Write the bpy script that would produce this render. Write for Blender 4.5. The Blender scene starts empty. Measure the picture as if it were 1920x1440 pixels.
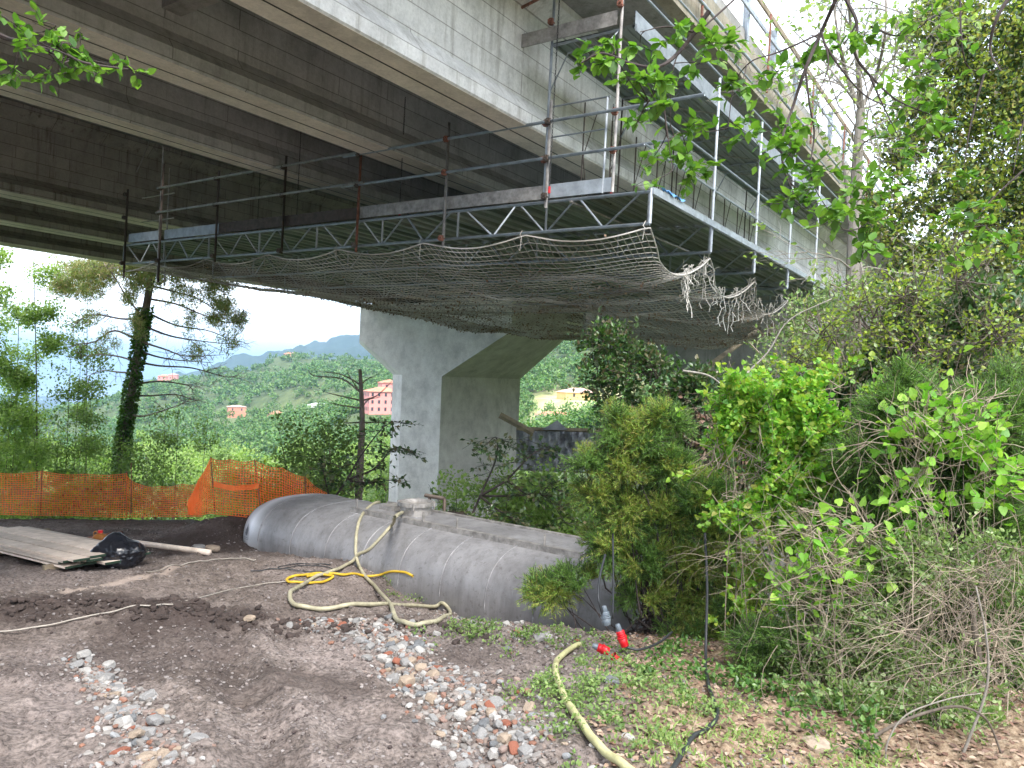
import bpy, math
import numpy as np
from mathutils import Matrix, Vector
R = math.radians
scn = bpy.context.scene
COL = scn.collection
rng = np.random.default_rng(7)

# ------------------------------------------------------------------ camera
F = 1430.0
ROLL = R(2.1); PITCH = math.atan(-13/1430.)
fw = np.array([0, math.cos(PITCH), math.sin(PITCH)])
_u0 = np.array([0, -math.sin(PITCH), math.cos(PITCH)]); _r0 = np.array([1., 0, 0])
rt = math.cos(ROLL)*_r0 + math.sin(ROLL)*_u0
up = -math.sin(ROLL)*_r0 + math.cos(ROLL)*_u0
O = np.array([0, 0, 1.6])
def ray(px, py): return fw + rt*(px-960)/F + up*(720-py)/F
def at(px, py, Y):
    d = ray(px, py); return O + d*(Y/d[1])
cd = bpy.data.cameras.new('camera'); cam = bpy.data.objects.new('camera', cd); COL.objects.link(cam)
m = Matrix.Identity(4)
for i in range(3):
    m[i][0] = rt[i]; m[i][1] = up[i]; m[i][2] = -fw[i]; m[i][3] = O[i]
cam.matrix_world = m
cd.sensor_width = 36; cd.lens = 36*F/1920; cd.clip_start = .05; cd.clip_end = 40000
scn.camera = cam

# ------------------------------------------------------------------ noise
def _h(ix, iy, s):
    n = (ix.astype(np.int64)*374761393 + iy.astype(np.int64)*668265263 + s*1442695041) & 0xffffffff
    n = ((n ^ (n >> 13))*1274126177) & 0xffffffff
    return ((n ^ (n >> 16)) & 0xffff)/65535.
def vn(x, y, s=0):
    ix = np.floor(x); iy = np.floor(y); fx = x-ix; fy = y-iy
    fx = fx*fx*(3-2*fx); fy = fy*fy*(3-2*fy)
    a = _h(ix, iy, s); b = _h(ix+1, iy, s); c = _h(ix, iy+1, s); d = _h(ix+1, iy+1, s)
    return (a+(b-a)*fx)*(1-fy)+(c+(d-c)*fx)*fy - .5
def fbm(x, y, o=4, s=0, g=.5):
    r = 0; a = 1.; f = 1.
    for k in range(o):
        r = r + a*vn(x*f+k*17.3, y*f-k*9.1, s+k); a *= g; f *= 2.03
    return r
def sm(a, b, x):
    t = np.clip((x-a)/(b-a), 0, 1); return t*t*(3-2*t)

# ------------------------------------------------------------------ mesh helpers
class G:
    def __init__(s): s.V = []; s.T = []; s.Q = []; s.n = 0
    def add(s, V, F):
        V = np.asarray(V, float).reshape(-1, 3); F = np.asarray(F, dtype=np.int64)
        s.V.append(V); (s.T if F.shape[1] == 3 else s.Q).append(F+s.n); s.n += len(V); return s
    def poly(s, V, idx):           # generic small polygons: fan
        V = np.asarray(V, float); T = []
        for f in idx:
            for k in range(1, len(f)-1): T.append((f[0], f[k], f[k+1]))
        return s.add(V, T)
    def box(s, a, b, M=None):
        a = np.array(a, float); b = np.array(b, float)
        V = np.array([[a[0],a[1],a[2]],[b[0],a[1],a[2]],[b[0],b[1],a[2]],[a[0],b[1],a[2]],
                      [a[0],a[1],b[2]],[b[0],a[1],b[2]],[b[0],b[1],b[2]],[a[0],b[1],b[2]]])
        if M is not None: V = V@M[0].T + M[1]
        return s.add(V, [[0,3,2,1],[4,5,6,7],[0,1,5,4],[1,2,6,5],[2,3,7,6],[3,0,4,7]])
    def tube(s, P, r, k=6, cap=True):
        P = np.asarray(P, float); n = len(P)
        r = np.broadcast_to(np.asarray(r, float), (n,))
        T = np.gradient(P, axis=0) if n > 2 else np.repeat((P[1:]-P[:-1]), 2, 0)
        T = T/np.maximum(np.linalg.norm(T, axis=1, keepdims=True), 1e-9)
        ref = np.array([0, 0, 1.]) if abs(T[:, 2]).mean() < .8 else np.array([1., 0, 0])
        A = np.cross(T, ref); A /= np.maximum(np.linalg.norm(A, axis=1, keepdims=True), 1e-6)
        B = np.cross(T, A)
        an = np.arange(k)*2*math.pi/k
        V = P[:, None, :] + r[:, None, None]*(A[:, None, :]*np.cos(an)[None, :, None] + B[:, None, :]*np.sin(an)[None, :, None])
        i = np.arange(n-1)[:, None]*k; j = np.arange(k)[None, :]; j2 = (j+1) % k
        Q = np.stack([i+j, i+j2, i+k+j2, i+k+j], -1).reshape(-1, 4)
        s.add(V, Q)
        if cap and k > 3:
            b = s.n - n*k
            for st in (0, (n-1)*k):
                s.T.append(np.array([(b+st, b+st+q, b+st+q+1) for q in range(1, k-1)]))
        return s
    def bar(s, a, b, r, k=6): return s.tube([a, b], r, k)
    def segs(s, A, B, r, k=3):      # many straight prisms, vectorised
        A = np.asarray(A, float); B = np.asarray(B, float); T = B-A
        L = np.maximum(np.linalg.norm(T, axis=1, keepdims=True), 1e-9); T = T/L
        ref = np.where(abs(T[:, 2:3]) < .8, np.array([[0, 0, 1.]]), np.array([[1., 0, 0]]))
        X = np.cross(T, ref); X /= np.linalg.norm(X, axis=1, keepdims=True); Y = np.cross(T, X)
        an = np.arange(k)*2*math.pi/k
        rr = np.broadcast_to(np.asarray(r, float), (len(A),))[:, None, None]
        off = rr*(X[:, None]*np.cos(an)[None, :, None]+Y[:, None]*np.sin(an)[None, :, None])
        V = np.concatenate([A[:, None]+off, B[:, None]+off], 1)
        j = np.arange(k); q = np.stack([j, (j+1) % k, (j+1) % k + k, j+k], -1)
        Q = (np.arange(len(A))*2*k)[:, None, None] + q[None]
        return s.add(V, Q.reshape(-1, 4))
    def extr(s, prof, x0, x1, n=1):  # closed profile in (y,z) extruded along x
        prof = np.asarray(prof, float); k = len(prof); xs = np.linspace(x0, x1, n+1)
        V = np.concatenate([np.column_stack([np.full(k, x), prof]) for x in xs])
        i = np.arange(n)[:, None]*k; j = np.arange(k)[None]; j2 = (j+1) % k
        s.add(V, np.stack([i+j, i+j2, i+k+j2, i+k+j], -1).reshape(-1, 4))
        return s
    def build(s, name, mat, parent=None, smooth=False):
        me = bpy.data.meshes.new(name)
        V = np.concatenate(s.V); T = np.concatenate(s.T) if s.T else np.zeros((0, 3), int)
        Q = np.concatenate(s.Q) if s.Q else np.zeros((0, 4), int)
        me.vertices.add(len(V)); me.vertices.foreach_set('co', V.astype(np.float32).ravel())
        nl = T.size+Q.size; me.loops.add(nl)
        me.loops.foreach_set('vertex_index', np.concatenate([T.ravel(), Q.ravel()]).astype(np.int32))
        me.polygons.add(len(T)+len(Q))
        st = np.concatenate([np.arange(len(T))*3, T.size+np.arange(len(Q))*4]).astype(np.int32)
        me.polygons.foreach_set('loop_start', st)
        me.polygons.foreach_set('use_smooth', np.full(len(st), bool(smooth)))
        me.update(calc_edges=True)
        for mm in (mat if isinstance(mat, (list, tuple)) else [mat]): me.materials.append(mm)
        o = bpy.data.objects.new(name, me); COL.objects.link(o)
        if parent is not None: o.parent = parent
        return o
def tag(o, label=None, cat=None, group=None, kind=None):
    if label: o['label'] = label
    if cat: o['category'] = cat
    if group: o['group'] = group
    if kind: o['kind'] = kind
    return o
def empty(name, loc, label, cat, group=None, mat=None):
    o = bpy.data.objects.new(name, None); COL.objects.link(o); o.empty_display_size = .2
    if mat is not None: o.matrix_world = mat
    else: o.location = loc
    return tag(o, label, cat, group)
def copy_tree(o, parent=None):
    c = o.copy(); COL.objects.link(c)
    if parent is not None: c.parent = parent
    for ch in list(o.children): copy_tree(ch, c)
    return c
def smoothpath(P, n=8):
    P = np.asarray(P, float); out = []
    Q = np.vstack([2*P[0]-P[1], P, 2*P[-1]-P[-2]])
    for i in range(1, len(Q)-2):
        p0, p1, p2, p3 = Q[i-1], Q[i], Q[i+1], Q[i+2]
        for t in np.linspace(0, 1, n, endpoint=False):
            out.append(.5*((2*p1)+(-p0+p2)*t+(2*p0-5*p1+4*p2-p3)*t*t+(-p0+3*p1-3*p2+p3)*t**3))
    out.append(Q[-2]); return np.array(out)
ICO = None
def ico():
    p = (1+5**.5)/2
    V = np.array([(-1,p,0),(1,p,0),(-1,-p,0),(1,-p,0),(0,-1,p),(0,1,p),(0,-1,-p),(0,1,-p),(p,0,-1),(p,0,1),(-p,0,-1),(-p,0,1)], float)
    V /= np.linalg.norm(V[0])
    T = [(0,11,5),(0,5,1),(0,1,7),(0,7,10),(0,10,11),(1,5,9),(5,11,4),(11,10,2),(10,7,6),(7,1,8),(3,9,4),(3,4,2),(3,2,6),(3,6,8),(3,8,9),(4,9,5),(2,4,11),(6,2,10),(8,6,7),(9,8,1)]
    return V, np.array(T)
def ico2(level=1):
    V, T = ico(); V = list(map(tuple, V))
    for _ in range(level):
        c = {}; N = []
        def mid(a, b):
            k = (min(a, b), max(a, b))
            if k not in c:
                v = np.array(V[a])+np.array(V[b]); v /= np.linalg.norm(v); V.append(tuple(v)); c[k] = len(V)-1
            return c[k]
        for a, b, d in T:
            x, y, z = mid(a, b), mid(b, d), mid(d, a)
            N += [(a, x, z), (b, y, x), (d, z, y), (x, y, z)]
        T = np.array(N)
    return np.array(V), np.array(T)

# ------------------------------------------------------------------ materials
def mat(name):
    m = bpy.data.materials.new(name); m.use_nodes = True; nt = m.node_tree
    return m, nt, nt.nodes['Principled BSDF'], nt.nodes['Material Output']
class N:
    def __init__(s, nt): s.nt = nt
    def n(s, t, **k):
        x = s.nt.nodes.new(t)
        for a, b in k.items():
            if a.startswith('i_'): x.inputs[a[2:].replace('_', ' ')].default_value = b
            else: setattr(x, a, b)
        return x
    def l(s, a, b): s.nt.links.new(a, b)
    def coord(s, which='Object', sc=(1, 1, 1)):
        c = s.n('ShaderNodeTexCoord'); mp = s.n('ShaderNodeMapping'); mp.inputs['Scale'].default_value = sc
        s.l(c.outputs[which], mp.inputs[0]); return mp.outputs[0]
    def noise(s, v, scale, detail=5, rough=.6):
        x = s.n('ShaderNodeTexNoise'); x.inputs['Scale'].default_value = scale; x.inputs['Detail'].default_value = detail
        x.inputs['Roughness'].default_value = rough
        if v is not None: s.l(v, x.inputs['Vector'])
        return x.outputs[0]
    def ramp(s, f, stops, interp='LINEAR'):
        r = s.n('ShaderNodeValToRGB'); cr = r.color_ramp; cr.interpolation = interp
        while len(cr.elements) < len(stops): cr.elements.new(.5)
        for e, (p, c) in zip(cr.elements, stops):
            e.position = p; e.color = (*(c if hasattr(c, '__len__') else (c, c, c)), 1)
        s.l(f, r.inputs[0]); return r.outputs[0]
    def mix(s, f, a, b, mode='MIX'):
        x = s.n('ShaderNodeMix', data_type='RGBA', blend_type=mode)
        for i, v in ((0, f), (6, a), (7, b)):
            if hasattr(v, 'links') or isinstance(v, bpy.types.NodeSocket): s.l(v, x.inputs[i])
            elif i == 0: x.inputs[0].default_value = v
            else: x.inputs[i].default_value = (*(v if hasattr(v, '__len__') else (v, v, v)), 1)
        return x.outputs[2]
    def math(s, op, a, b=None):
        x = s.n('ShaderNodeMath', operation=op)
        for i, v in ((0, a), (1, b)):
            if v is None: continue
            if isinstance(v, bpy.types.NodeSocket): s.l(v, x.inputs[i])
            else: x.inputs[i].default_value = v
        return x.outputs[0]
    def bump(s, h, st, dist, bs, prev=None):
        b = s.n('ShaderNodeBump'); b.inputs['Strength'].default_value = st; b.inputs['Distance'].default_value = dist
        s.l(h, b.inputs['Height'])
        if prev is not None: s.l(prev, b.inputs['Normal'])
        s.l(b.outputs[0], bs.inputs['Normal']); return b.outputs[0]
def plain(name, c, rough=.6, metal=0., var=.25, sc=3., bump=0., c2=None):
    m, nt, bs, out = mat(name); x = N(nt)
    f = x.noise(x.coord(), sc, 6, .65)
    c = np.array(c); d = np.array(c2) if c2 is not None else c*(1-var)
    col = x.ramp(f, [(.35, tuple(np.clip(d, 0, 1))), (.65, tuple(np.clip(c*(1+var*.3), 0, 1)))])
    x.l(col, bs.inputs['Base Color']); bs.inputs['Roughness'].default_value = rough; bs.inputs['Metallic'].default_value = metal
    if bump: x.bump(x.noise(x.coord(), sc*8, 4), bump, .01, bs)
    return m
def concrete(name, base, stain, lines=True, green=.3, streak=.5, bw=1.8, rh=.27):
    m, nt, bs, out = mat(name); x = N(nt); co = x.coord()
    c = np.array(base)
    a = x.ramp(x.noise(co, 1.1, 7, .7), [(.3, tuple(c*.72)), (.5, tuple(c)), (.72, tuple(np.clip(c*1.22, 0, 1)))])
    g = x.ramp(x.noise(x.coord(sc=(.7, .7, .5)), 1.6, 8, .75), [(.5, 0.), (.68, green)])
    a = x.mix(g, a, (.09, .1, .065))
    v = x.ramp(x.noise(x.coord(sc=(5, 5, .35)), 1.4, 6, .7), [(.52, 0.), (.72, streak)])
    a = x.mix(v, a, stain)
    fine = x.ramp(x.noise(co, 22, 5, .7), [(.35, .8), (.6, 1.05)])
    a = x.mix(.6, a, fine, 'MULTIPLY')
    h = x.noise(co, 14, 6, .7)
    if lines:
        sep = x.n('ShaderNodeSeparateXYZ'); x.l(co, sep.inputs[0])
        cmb = x.n('ShaderNodeCombineXYZ'); x.l(sep.outputs[0], cmb.inputs[0]); x.l(sep.outputs[2], cmb.inputs[1])
        br = x.n('ShaderNodeTexBrick', offset=.37); br.inputs['Scale'].default_value = 1
        br.inputs['Mortar Size'].default_value = .009; br.inputs['Mortar Smooth'].default_value = .3
        br.inputs['Brick Width'].default_value = bw; br.inputs['Row Height'].default_value = rh
        br.inputs['Color1'].default_value = (1, 1, 1, 1); br.inputs['Color2'].default_value = (.86, .86, .86, 1); br.inputs['Mortar'].default_value = (.38, .37, .35, 1)
        x.l(cmb.outputs[0], br.inputs['Vector'])
        a = x.mix(.85, a, br.outputs['Color'], 'MULTIPLY')
    x.l(a, bs.inputs['Base Color']); bs.inputs['Roughness'].default_value = .9
    x.bump(h, .5, .02, bs)
    return m
def leaf(name, cols, trans=.35, rough=.5, spec=.4):
    m, nt, bs, out = mat(name); x = N(nt)
    g = x.n('ShaderNodeNewGeometry')
    col = x.ramp(g.outputs['Random Per Island'], [(i/max(1, len(cols)-1), c) for i, c in enumerate(cols)])
    big = x.ramp(x.noise(x.coord(), 1.3, 3), [(.3, .75), (.7, 1.15)])
    col = x.mix(.7, col, big, 'MULTIPLY')
    x.l(col, bs.inputs['Base Color']); bs.inputs['Roughness'].default_value = rough
    bs.inputs['Specular IOR Level'].default_value = spec
    t = x.n('ShaderNodeBsdfTranslucent'); tc = x.mix(1., col, (1.15, 1.25, .6), 'MULTIPLY'); x.l(tc, t.inputs[0])
    ms = x.n('ShaderNodeMixShader'); ms.inputs[0].default_value = trans
    x.l(bs.outputs[0], ms.inputs[1]); x.l(t.outputs[0], ms.inputs[2]); x.l(ms.outputs[0], out.inputs['Surface'])
    return m
def bark(name, c, c2, sc=12):
    m, nt, bs, out = mat(name); x = N(nt); co = x.coord(sc=(1, 1, .25))
    f = x.noise(co, sc, 6, .7)
    x.l(x.ramp(f, [(.3, c), (.7, c2)]), bs.inputs['Base Color']); bs.inputs['Roughness'].default_value = .9
    x.bump(f, .6, .02, bs); return m

M = {}
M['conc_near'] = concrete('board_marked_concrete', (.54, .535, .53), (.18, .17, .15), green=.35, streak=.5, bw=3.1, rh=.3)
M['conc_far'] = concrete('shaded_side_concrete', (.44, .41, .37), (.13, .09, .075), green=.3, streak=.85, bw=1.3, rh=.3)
M['conc_out'] = concrete('bleached_lit_outer_concrete', (.72, .71, .69), (.24, .22, .18), green=.35, streak=.6, bw=7., rh=.34)  # bleached tone, raised further for daylight the upper walkway shades off
M['conc_soff'] = concrete('bounce_lit_soffit_concrete', (.74, .68, .6), (.4, .35, .3), lines=False, green=.05, streak=.2)  # paler tan stands in for light bounced up from the ground
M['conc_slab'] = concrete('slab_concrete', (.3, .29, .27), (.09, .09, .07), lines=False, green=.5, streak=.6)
M['conc_fascia'] = concrete('fascia_concrete', (.34, .3, .23), (.12, .1, .06), lines=False, green=.5, streak=.6)
M['conc_pier'] = concrete('smooth_pale_concrete', (.84, .79, .775), (.66, .62, .61), lines=False, green=.03, streak=.12)  # even pale base with a slight pink tint
M['galv'] = plain('galvanised_steel', (.4, .44, .48), .55, .4, .3, 6)
M['galv_old'] = plain('weathered_steel', (.36, .34, .32), .55, .4, .45, 8)
M['dark_pipe'] = plain('dark_rusty_pipe', (.1, .075, .06), .6, .4, .4, 9)
M['rust'] = plain('rust_red_steel', (.3, .12, .08), .8, .2, .5, 20, c2=(.12, .06, .04))
M['deckm'] = plain('galvanised_deck', (.27, .3, .3), .42, .5, .35, 2.5)
def deckmat():
    m, nt, bs, out = mat('galvanised_deck_planks'); x = N(nt); g = x.n('ShaderNodeNewGeometry')
    c = x.ramp(g.outputs['Random Per Island'], [(0, (.12, .15, .14)), (.35, (.24, .29, .27)), (.7, (.34, .37, .36)), (1, (.2, .22, .2))])
    c = x.mix(.6, c, x.ramp(x.noise(x.coord(sc=(.4, 4, 4)), 3, 6), [(.3, .6), (.7, 1.3)]), 'MULTIPLY')
    x.l(c, bs.inputs['Base Color']); bs.inputs['Roughness'].default_value = .42; bs.inputs['Metallic'].default_value = .4
    return m
M['deckm'] = deckmat()
M['chain'] = plain('black_chain_steel', (.035, .035, .035), .5, .6, .3, 9)
M['net'] = plain('dirty_white_cord', (.6, .57, .52), .9, 0, .55, .5, c2=(.22, .19, .16))
M['hose'] = plain('dusty_beige_hose', (.42, .385, .26), .6, 0, .35, 7, bump=.2)
M['hosey'] = plain('yellow_hose', (.65, .42, .03), .5, 0, .3, 7)
M['hoseg'] = plain('pale_yellow_hose', (.5, .48, .25), .6, 0, .3, 5, c2=(.3, .28, .14))
M['rope'] = plain('pale_cord', (.4, .36, .31), .9, 0, .3, 9)
M['cable'] = plain('black_rubber_cable', (.03, .032, .036), .5, 0, .3, 9)
M['orange'] = plain('orange_plastic', (1., .22, .05), .45, 0, .2, 3)
M['red'] = plain('red_plug_plastic', (.6, .012, .02), .35, 0, .2, 9)
M['plug'] = plain('grey_plug_plastic', (.16, .19, .22), .4, 0, .2, 9)
M['wood'] = plain('sawn_spruce', (.78, .66, .56), .75, 0, .3, 5, c2=(.6, .49, .4), bump=.1)
_nt = M['wood'].node_tree; _x = N(_nt); _oi = _x.n('ShaderNodeObjectInfo'); _bs = _nt.nodes['Principled BSDF']; _src = _bs.inputs['Base Color'].links[0].from_socket
_x.l(_x.mix(1., _src, _x.ramp(_oi.outputs['Random'], [(0, .62), (1, 1.15)]), 'MULTIPLY'), _bs.inputs['Base Color'])
M['woodd'] = plain('weathered_wood', (.3, .24, .16), .85, 0, .4, 5)
M['greenend'] = plain('green_painted_end', (.012, .035, .018), .7, 0, .3, 9)
M['bag'] = plain('black_plastic_sack', (.012, .013, .018), .28, 0, .3, 9)
M['amber'] = plain('amber_plastic', (.33, .13, .03), .4, 0, .3, 6)
M['tarp'] = plain('grey_plastic_sheeting', (.3, .3, .33), .35, 0, .45, 1.2, c2=(.12, .12, .13))
M['bark'] = bark('brown_bark', (.06, .045, .035), (.17, .14, .11))
M['barkl'] = bark('pale_bark', (.17, .15, .125), (.33, .3, .26))
M['barkp'] = bark('pine_bark', (.11, .085, .08), (.3, .23, .2))
M['twig'] = bark('dry_twigs', (.15, .11, .08), (.42, .35, .26), 6)
M['twigd'] = bark('dark_twigs', (.03, .022, .02), (.08, .06, .055), 6)
M['l_fresh'] = leaf('fresh_leaves', [(.055, .14, .022), (.12, .27, .035), (.21, .38, .06), (.065, .155, .03)], .42)
M['l_vine'] = leaf('vine_leaves', [(.12, .34, .035), (.25, .5, .055), (.4, .62, .1), (.15, .36, .08)], .42)
M['l_silv'] = leaf('silvery_leaves', [(.17, .28, .1), (.32, .44, .2), (.5, .6, .32), (.14, .24, .08)], .4, .4)
M['l_yell'] = leaf('yellow_green_leaves', [(.26, .4, .04), (.42, .5, .07), (.17, .3, .035), (.5, .48, .14)], .45)
M['l_dark'] = leaf('dark_glossy_leaves', [(.03, .08, .025), (.07, .14, .045), (.12, .17, .08), (.19, .15, .08)], .25, .35, .6)
M['l_gold'] = leaf('gold_green_leaves', [(.3, .4, .07), (.48, .52, .11), (.18, .3, .05), (.5, .42, .16)], .45)
M['l_jun'] = leaf('juniper_sprays', [(.07, .16, .04), (.14, .27, .06), (.24, .39, .09), (.09, .16, .05)], .35)
M['l_juy'] = leaf('tawny_juniper_sprays', [(.22, .38, .06), (.34, .46, .09), (.4, .34, .1), (.16, .3, .06)], .35)
M['l_mid'] = leaf('mid_green_leaves', [(.12, .21, .06), (.2, .31, .09), (.29, .39, .13), (.09, .16, .05)], .4)
M['l_light'] = leaf('light_green_leaves', [(.19, .31, .09), (.31, .44, .13), (.42, .53, .2), (.16, .26, .08)], .5)
M['l_pine'] = leaf('pine_needles', [(.16, .24, .08), (.25, .33, .11), (.42, .32, .18), (.2, .28, .1)], .35)
M['l_wood'] = leaf('far_wood_crowns', [(.05, .14, .03), (.09, .21, .04), (.17, .28, .06), (.1, .15, .06)], .2)
M['l_ivy'] = leaf('ivy_leaves', [(.04, .11, .02), (.08, .18, .035), (.14, .25, .05)], .25, .35)
M['l_dry'] = leaf('dead_leaves', [(.17, .1, .07), (.3, .2, .14), (.46, .35, .26), (.24, .13, .09), (.1, .06, .045), (.36, .24, .18)], .1, .8)
M['stone'] = leaf('mixed_rubble', [(.15, .135, .12), (.29, .27, .25), (.23, .235, .24), (.44, .42, .395), (.17, .14, .125), (.29, .25, .22), (.24, .11, .07), (.33, .31, .29)], 0., .85, .3)

# ground material with zone attributes
def ground_mat():
    m, nt, bs, out = mat('site_soil_and_slopes'); x = N(nt); co = x.coord()
    n1 = x.noise(co, .55, 6, .65); n2 = x.noise(co, 3.2, 8, .72); n3 = x.noise(co, 30, 5, .7)
    soil = x.ramp(n2, [(.3, (.075, .058, .051)), (.5, (.155, .126, .11)), (.7, (.265, .222, .198))])
    pale = x.ramp(n1, [(.42, 0.), (.66, .7)])
    soil = x.mix(pale, soil, (.235, .195, .18))
    soil = x.mix(.75, soil, x.ramp(n3, [(.37, .36), (.58, 1.45)]), 'MULTIPLY')
    def att(nm):
        a = x.n('ShaderNodeAttribute'); a.attribute_name = nm; return a.outputs['Fac']
    soil = x.mix(att('damp'), soil, (.045, .032, .028))
    soil = x.mix(att('sand'), soil, (.42, .34, .29))
    lit = x.ramp(x.noise(co, 16, 5, .75), [(.35, (.1, .065, .045)), (.5, (.24, .17, .11)), (.66, (.4, .31, .22))])
    soil = x.mix(att('litter'), soil, lit)
    veg = x.ramp(x.noise(co, .18, 7, .7), [(.3, (.04, .06, .022)), (.5, (.07, .1, .035)), (.7, (.12, .15, .055))])
    veg = x.mix(.6, veg, x.ramp(n2, [(.3, .6), (.65, 1.3)]), 'MULTIPLY')
    veg = x.mix(att('meadow'), veg, x.ramp(x.noise(co, .12, 5), [(.35, (.3, .34, .12)), (.6, (.48, .44, .24))]))
    far = x.ramp(x.noise(co, .012, 8, .7), [(.35, (.012, .03, .02)), (.65, (.03, .055, .03))])
    veg = x.mix(att('far'), veg, far)
    a = x.mix(att('veg'), soil, veg)
    x.l(a, bs.inputs['Base Color']); bs.inputs['Roughness'].default_value = .95; bs.inputs['Specular IOR Level'].default_value = .25
    vo = x.n('ShaderNodeTexVoronoi'); vo.inputs['Scale'].default_value = 28; x.l(co, vo.inputs['Vector'])
    b1 = x.bump(vo.outputs['Distance'], .35, .02, bs)
    x.bump(n3, .8, .02, bs, b1)
    return m
M['ground'] = ground_mat()

# ------------------------------------------------------------------ tank geometry (analytic, used for laying hoses)
TA = np.array([.792, -.61, 0]); TP = np.array([.61, .792, 0]); TW = 1.12; TH = .8
TC0 = np.array([-4.34, 13.3, -1.55]) + TP*TW          # centre at the first seam
def tank_f(p):
    q = p-TC0; a = q@TA; b = q@TP; c = q[2]
    e = 1.
    if a < 0: e = max(.02, 1-(abs(a)/.95)**3) if a > -.95 else 0
    if a > 6.6: e = max(.02, 1-((a-6.6)/.75)**2.4) if a < 7.35 else 0
    if e <= 0: return 1.
    e = e**(1/3 if a < 0 else 1/2.4)
    return (abs(b)/(TW*e))**2.7 + (abs(c)/(TH*e))**2.7 - 1

# ------------------------------------------------------------------ terrain
TERR = np.array([(-80, -40), (-80, 21), (-14, 20.6), (-8.5, 20.2), (-6.2, 19.0), (-4.6, 17.2), (-3.6, 15.9), (-2.7, 15.1), (2.3, 11.1), (3.2, 9.3), (3.6, 7.4), (4.6, 6.4), (7.0, 5.6), (13, 5), (20, -2), (20, -40)], float)
def poly_dist(x, y):
    d = np.full(x.shape, 1e9); ins = np.zeros(x.shape, bool); n = len(TERR)
    for i in range(n):
        a = TERR[i]; b = TERR[(i+1) % n]; e = b-a; L = e@e
        t = np.clip(((x-a[0])*e[0]+(y-a[1])*e[1])/L, 0, 1)
        d = np.minimum(d, np.hypot(x-a[0]-t*e[0], y-a[1]-t*e[1]))
        c = ((a[1] > y) != (b[1] > y)) & (x < (b[0]-a[0])*(y-a[1])/(b[1]-a[1]+1e-12)+a[0])
        ins ^= c
    return np.where(ins, 0, d)
AZ = np.array([-90, -45, -34, -30, -25, -20, -14, -10, -6, 0, 4, 8, 14, 24, 36, 60, 90.])
RR = np.array([20, 35, 60, 120, 200, 300, 450, 560, 700, 900, 1200, 1700, 2400, 3000, 4500, 7000.])
ZT = np.array([
 # 20  35   60  120  200  300  450  560  700  900 1200 1700 2400 3000 4500 7000
 [-9,-16, -26, -45, -60, -75, -90,-100,-110,-130,-160,-200,-240,-270,-285,-285],
 [-9,-16, -26, -45, -60, -75, -90,-100,-110,-130,-160,-200,-240,-270,-285,-285],
 [-9,-15, -24, -40, -52, -60, -68, -72, -76, -84,-120,-160,-200,-250,-285,-285],
 [-8,-14, -23, -37, -46, -52, -54, -54, -52, -46,-110,-150,-180,-200,-260,-285],
 [-8,-13, -21, -34, -42, -46, -46, -42, -36, -24, -90,-120,-100, -60,-200,-285],
 [-7,-12, -19, -31, -37, -39, -35, -31, -22,  -8, -60, -90, -30,  20,-120,-285],
 [-6,-10, -17, -28, -32, -32, -26, -16,  -6,   9, -30, -70,  40, 112, -50,-285],
 [-6, -9, -15, -24, -27, -24, -16,  -8,   2,  15, -20, -50,  60, 168, -20,-285],
 [-6, -8, -13, -20, -22, -20, -10,   0,  10,  22, -10, -40,  40, 130, -20,-285],
 [-6, -7, -10, -15, -17, -16,   2,  14,  28,  40,  20,   0,  10,  60, -20,-285],
 [-6, -6,  -8, -12, -14, -12,  10,  34,  60,  70,  40,  20,  10,  20, -20,-285],
 [-5, -6,  -7, -10, -12,  -9,  16,  44,  75,  90,  60,  30,  10,  10, -20,-285],
 [-5, -5,  -5,  -6,  -6,  -4,  25,  60,  95, 115,  90,  40,  10,  10, -20,-285],
 [-4, -3,  -1,   3,   8,  14,  40,  75, 110, 140, 110,  50,  10,  10, -20,-285],
 [-3, -1,   4,  10,  18,  30,  55,  85, 120, 150, 120,  60,  10,  10, -20,-285],
 [-3,  0,   6,  14,  24,  40,  65,  95, 125, 150, 120,  60,  10,  10, -20,-285],
 [-3,  0,   6,  14,  24,  40,  65,  95, 125, 150, 120,  60,  10,  10, -20,-285]], float)
PADS = [(443, 783, 560), (478, 807, 510), (521, 784, 540), (575, 792, 480), (603, 768, 520), (308, 712, 880), (325, 714, 870), (546, 668, 905), (716, 774, 350), (1082, 748, 330), (1042, 792, 270)]
PADS = [(at(*p)[0], at(*p)[1], at(*p)[2], 16+.022*p[2]) for p in PADS]
def ztab(x, y):
    a = np.degrees(np.arctan2(x, y)); a = np.clip(np.where(abs(a) > 90, np.sign(a)*90, a), -90, 90)
    r = np.clip(np.hypot(x, y), 20, 6999)
    ai = np.clip(np.searchsorted(AZ, a)-1, 0, len(AZ)-2); ri = np.clip(np.searchsorted(RR, r)-1, 0, len(RR)-2)
    fa = (a-AZ[ai])/(AZ[ai+1]-AZ[ai]); fr = (np.log(r)-np.log(RR[ri]))/(np.log(RR[ri+1])-np.log(RR[ri]))
    fa = fa*fa*(3-2*fa)
    z = (ZT[ai, ri]*(1-fa)+ZT[ai+1, ri]*fa)*(1-fr)+(ZT[ai, ri+1]*(1-fa)+ZT[ai+1, ri+1]*fa)*fr
    return z
def gauss(x, y, cx, cy, rx, ry, a=0):
    c, s = math.cos(a), math.sin(a); u = (x-cx)*c+(y-cy)*s; v = -(x-cx)*s+(y-cy)*c
    return np.exp(-(u/rx)**2-(v/ry)**2)
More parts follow.
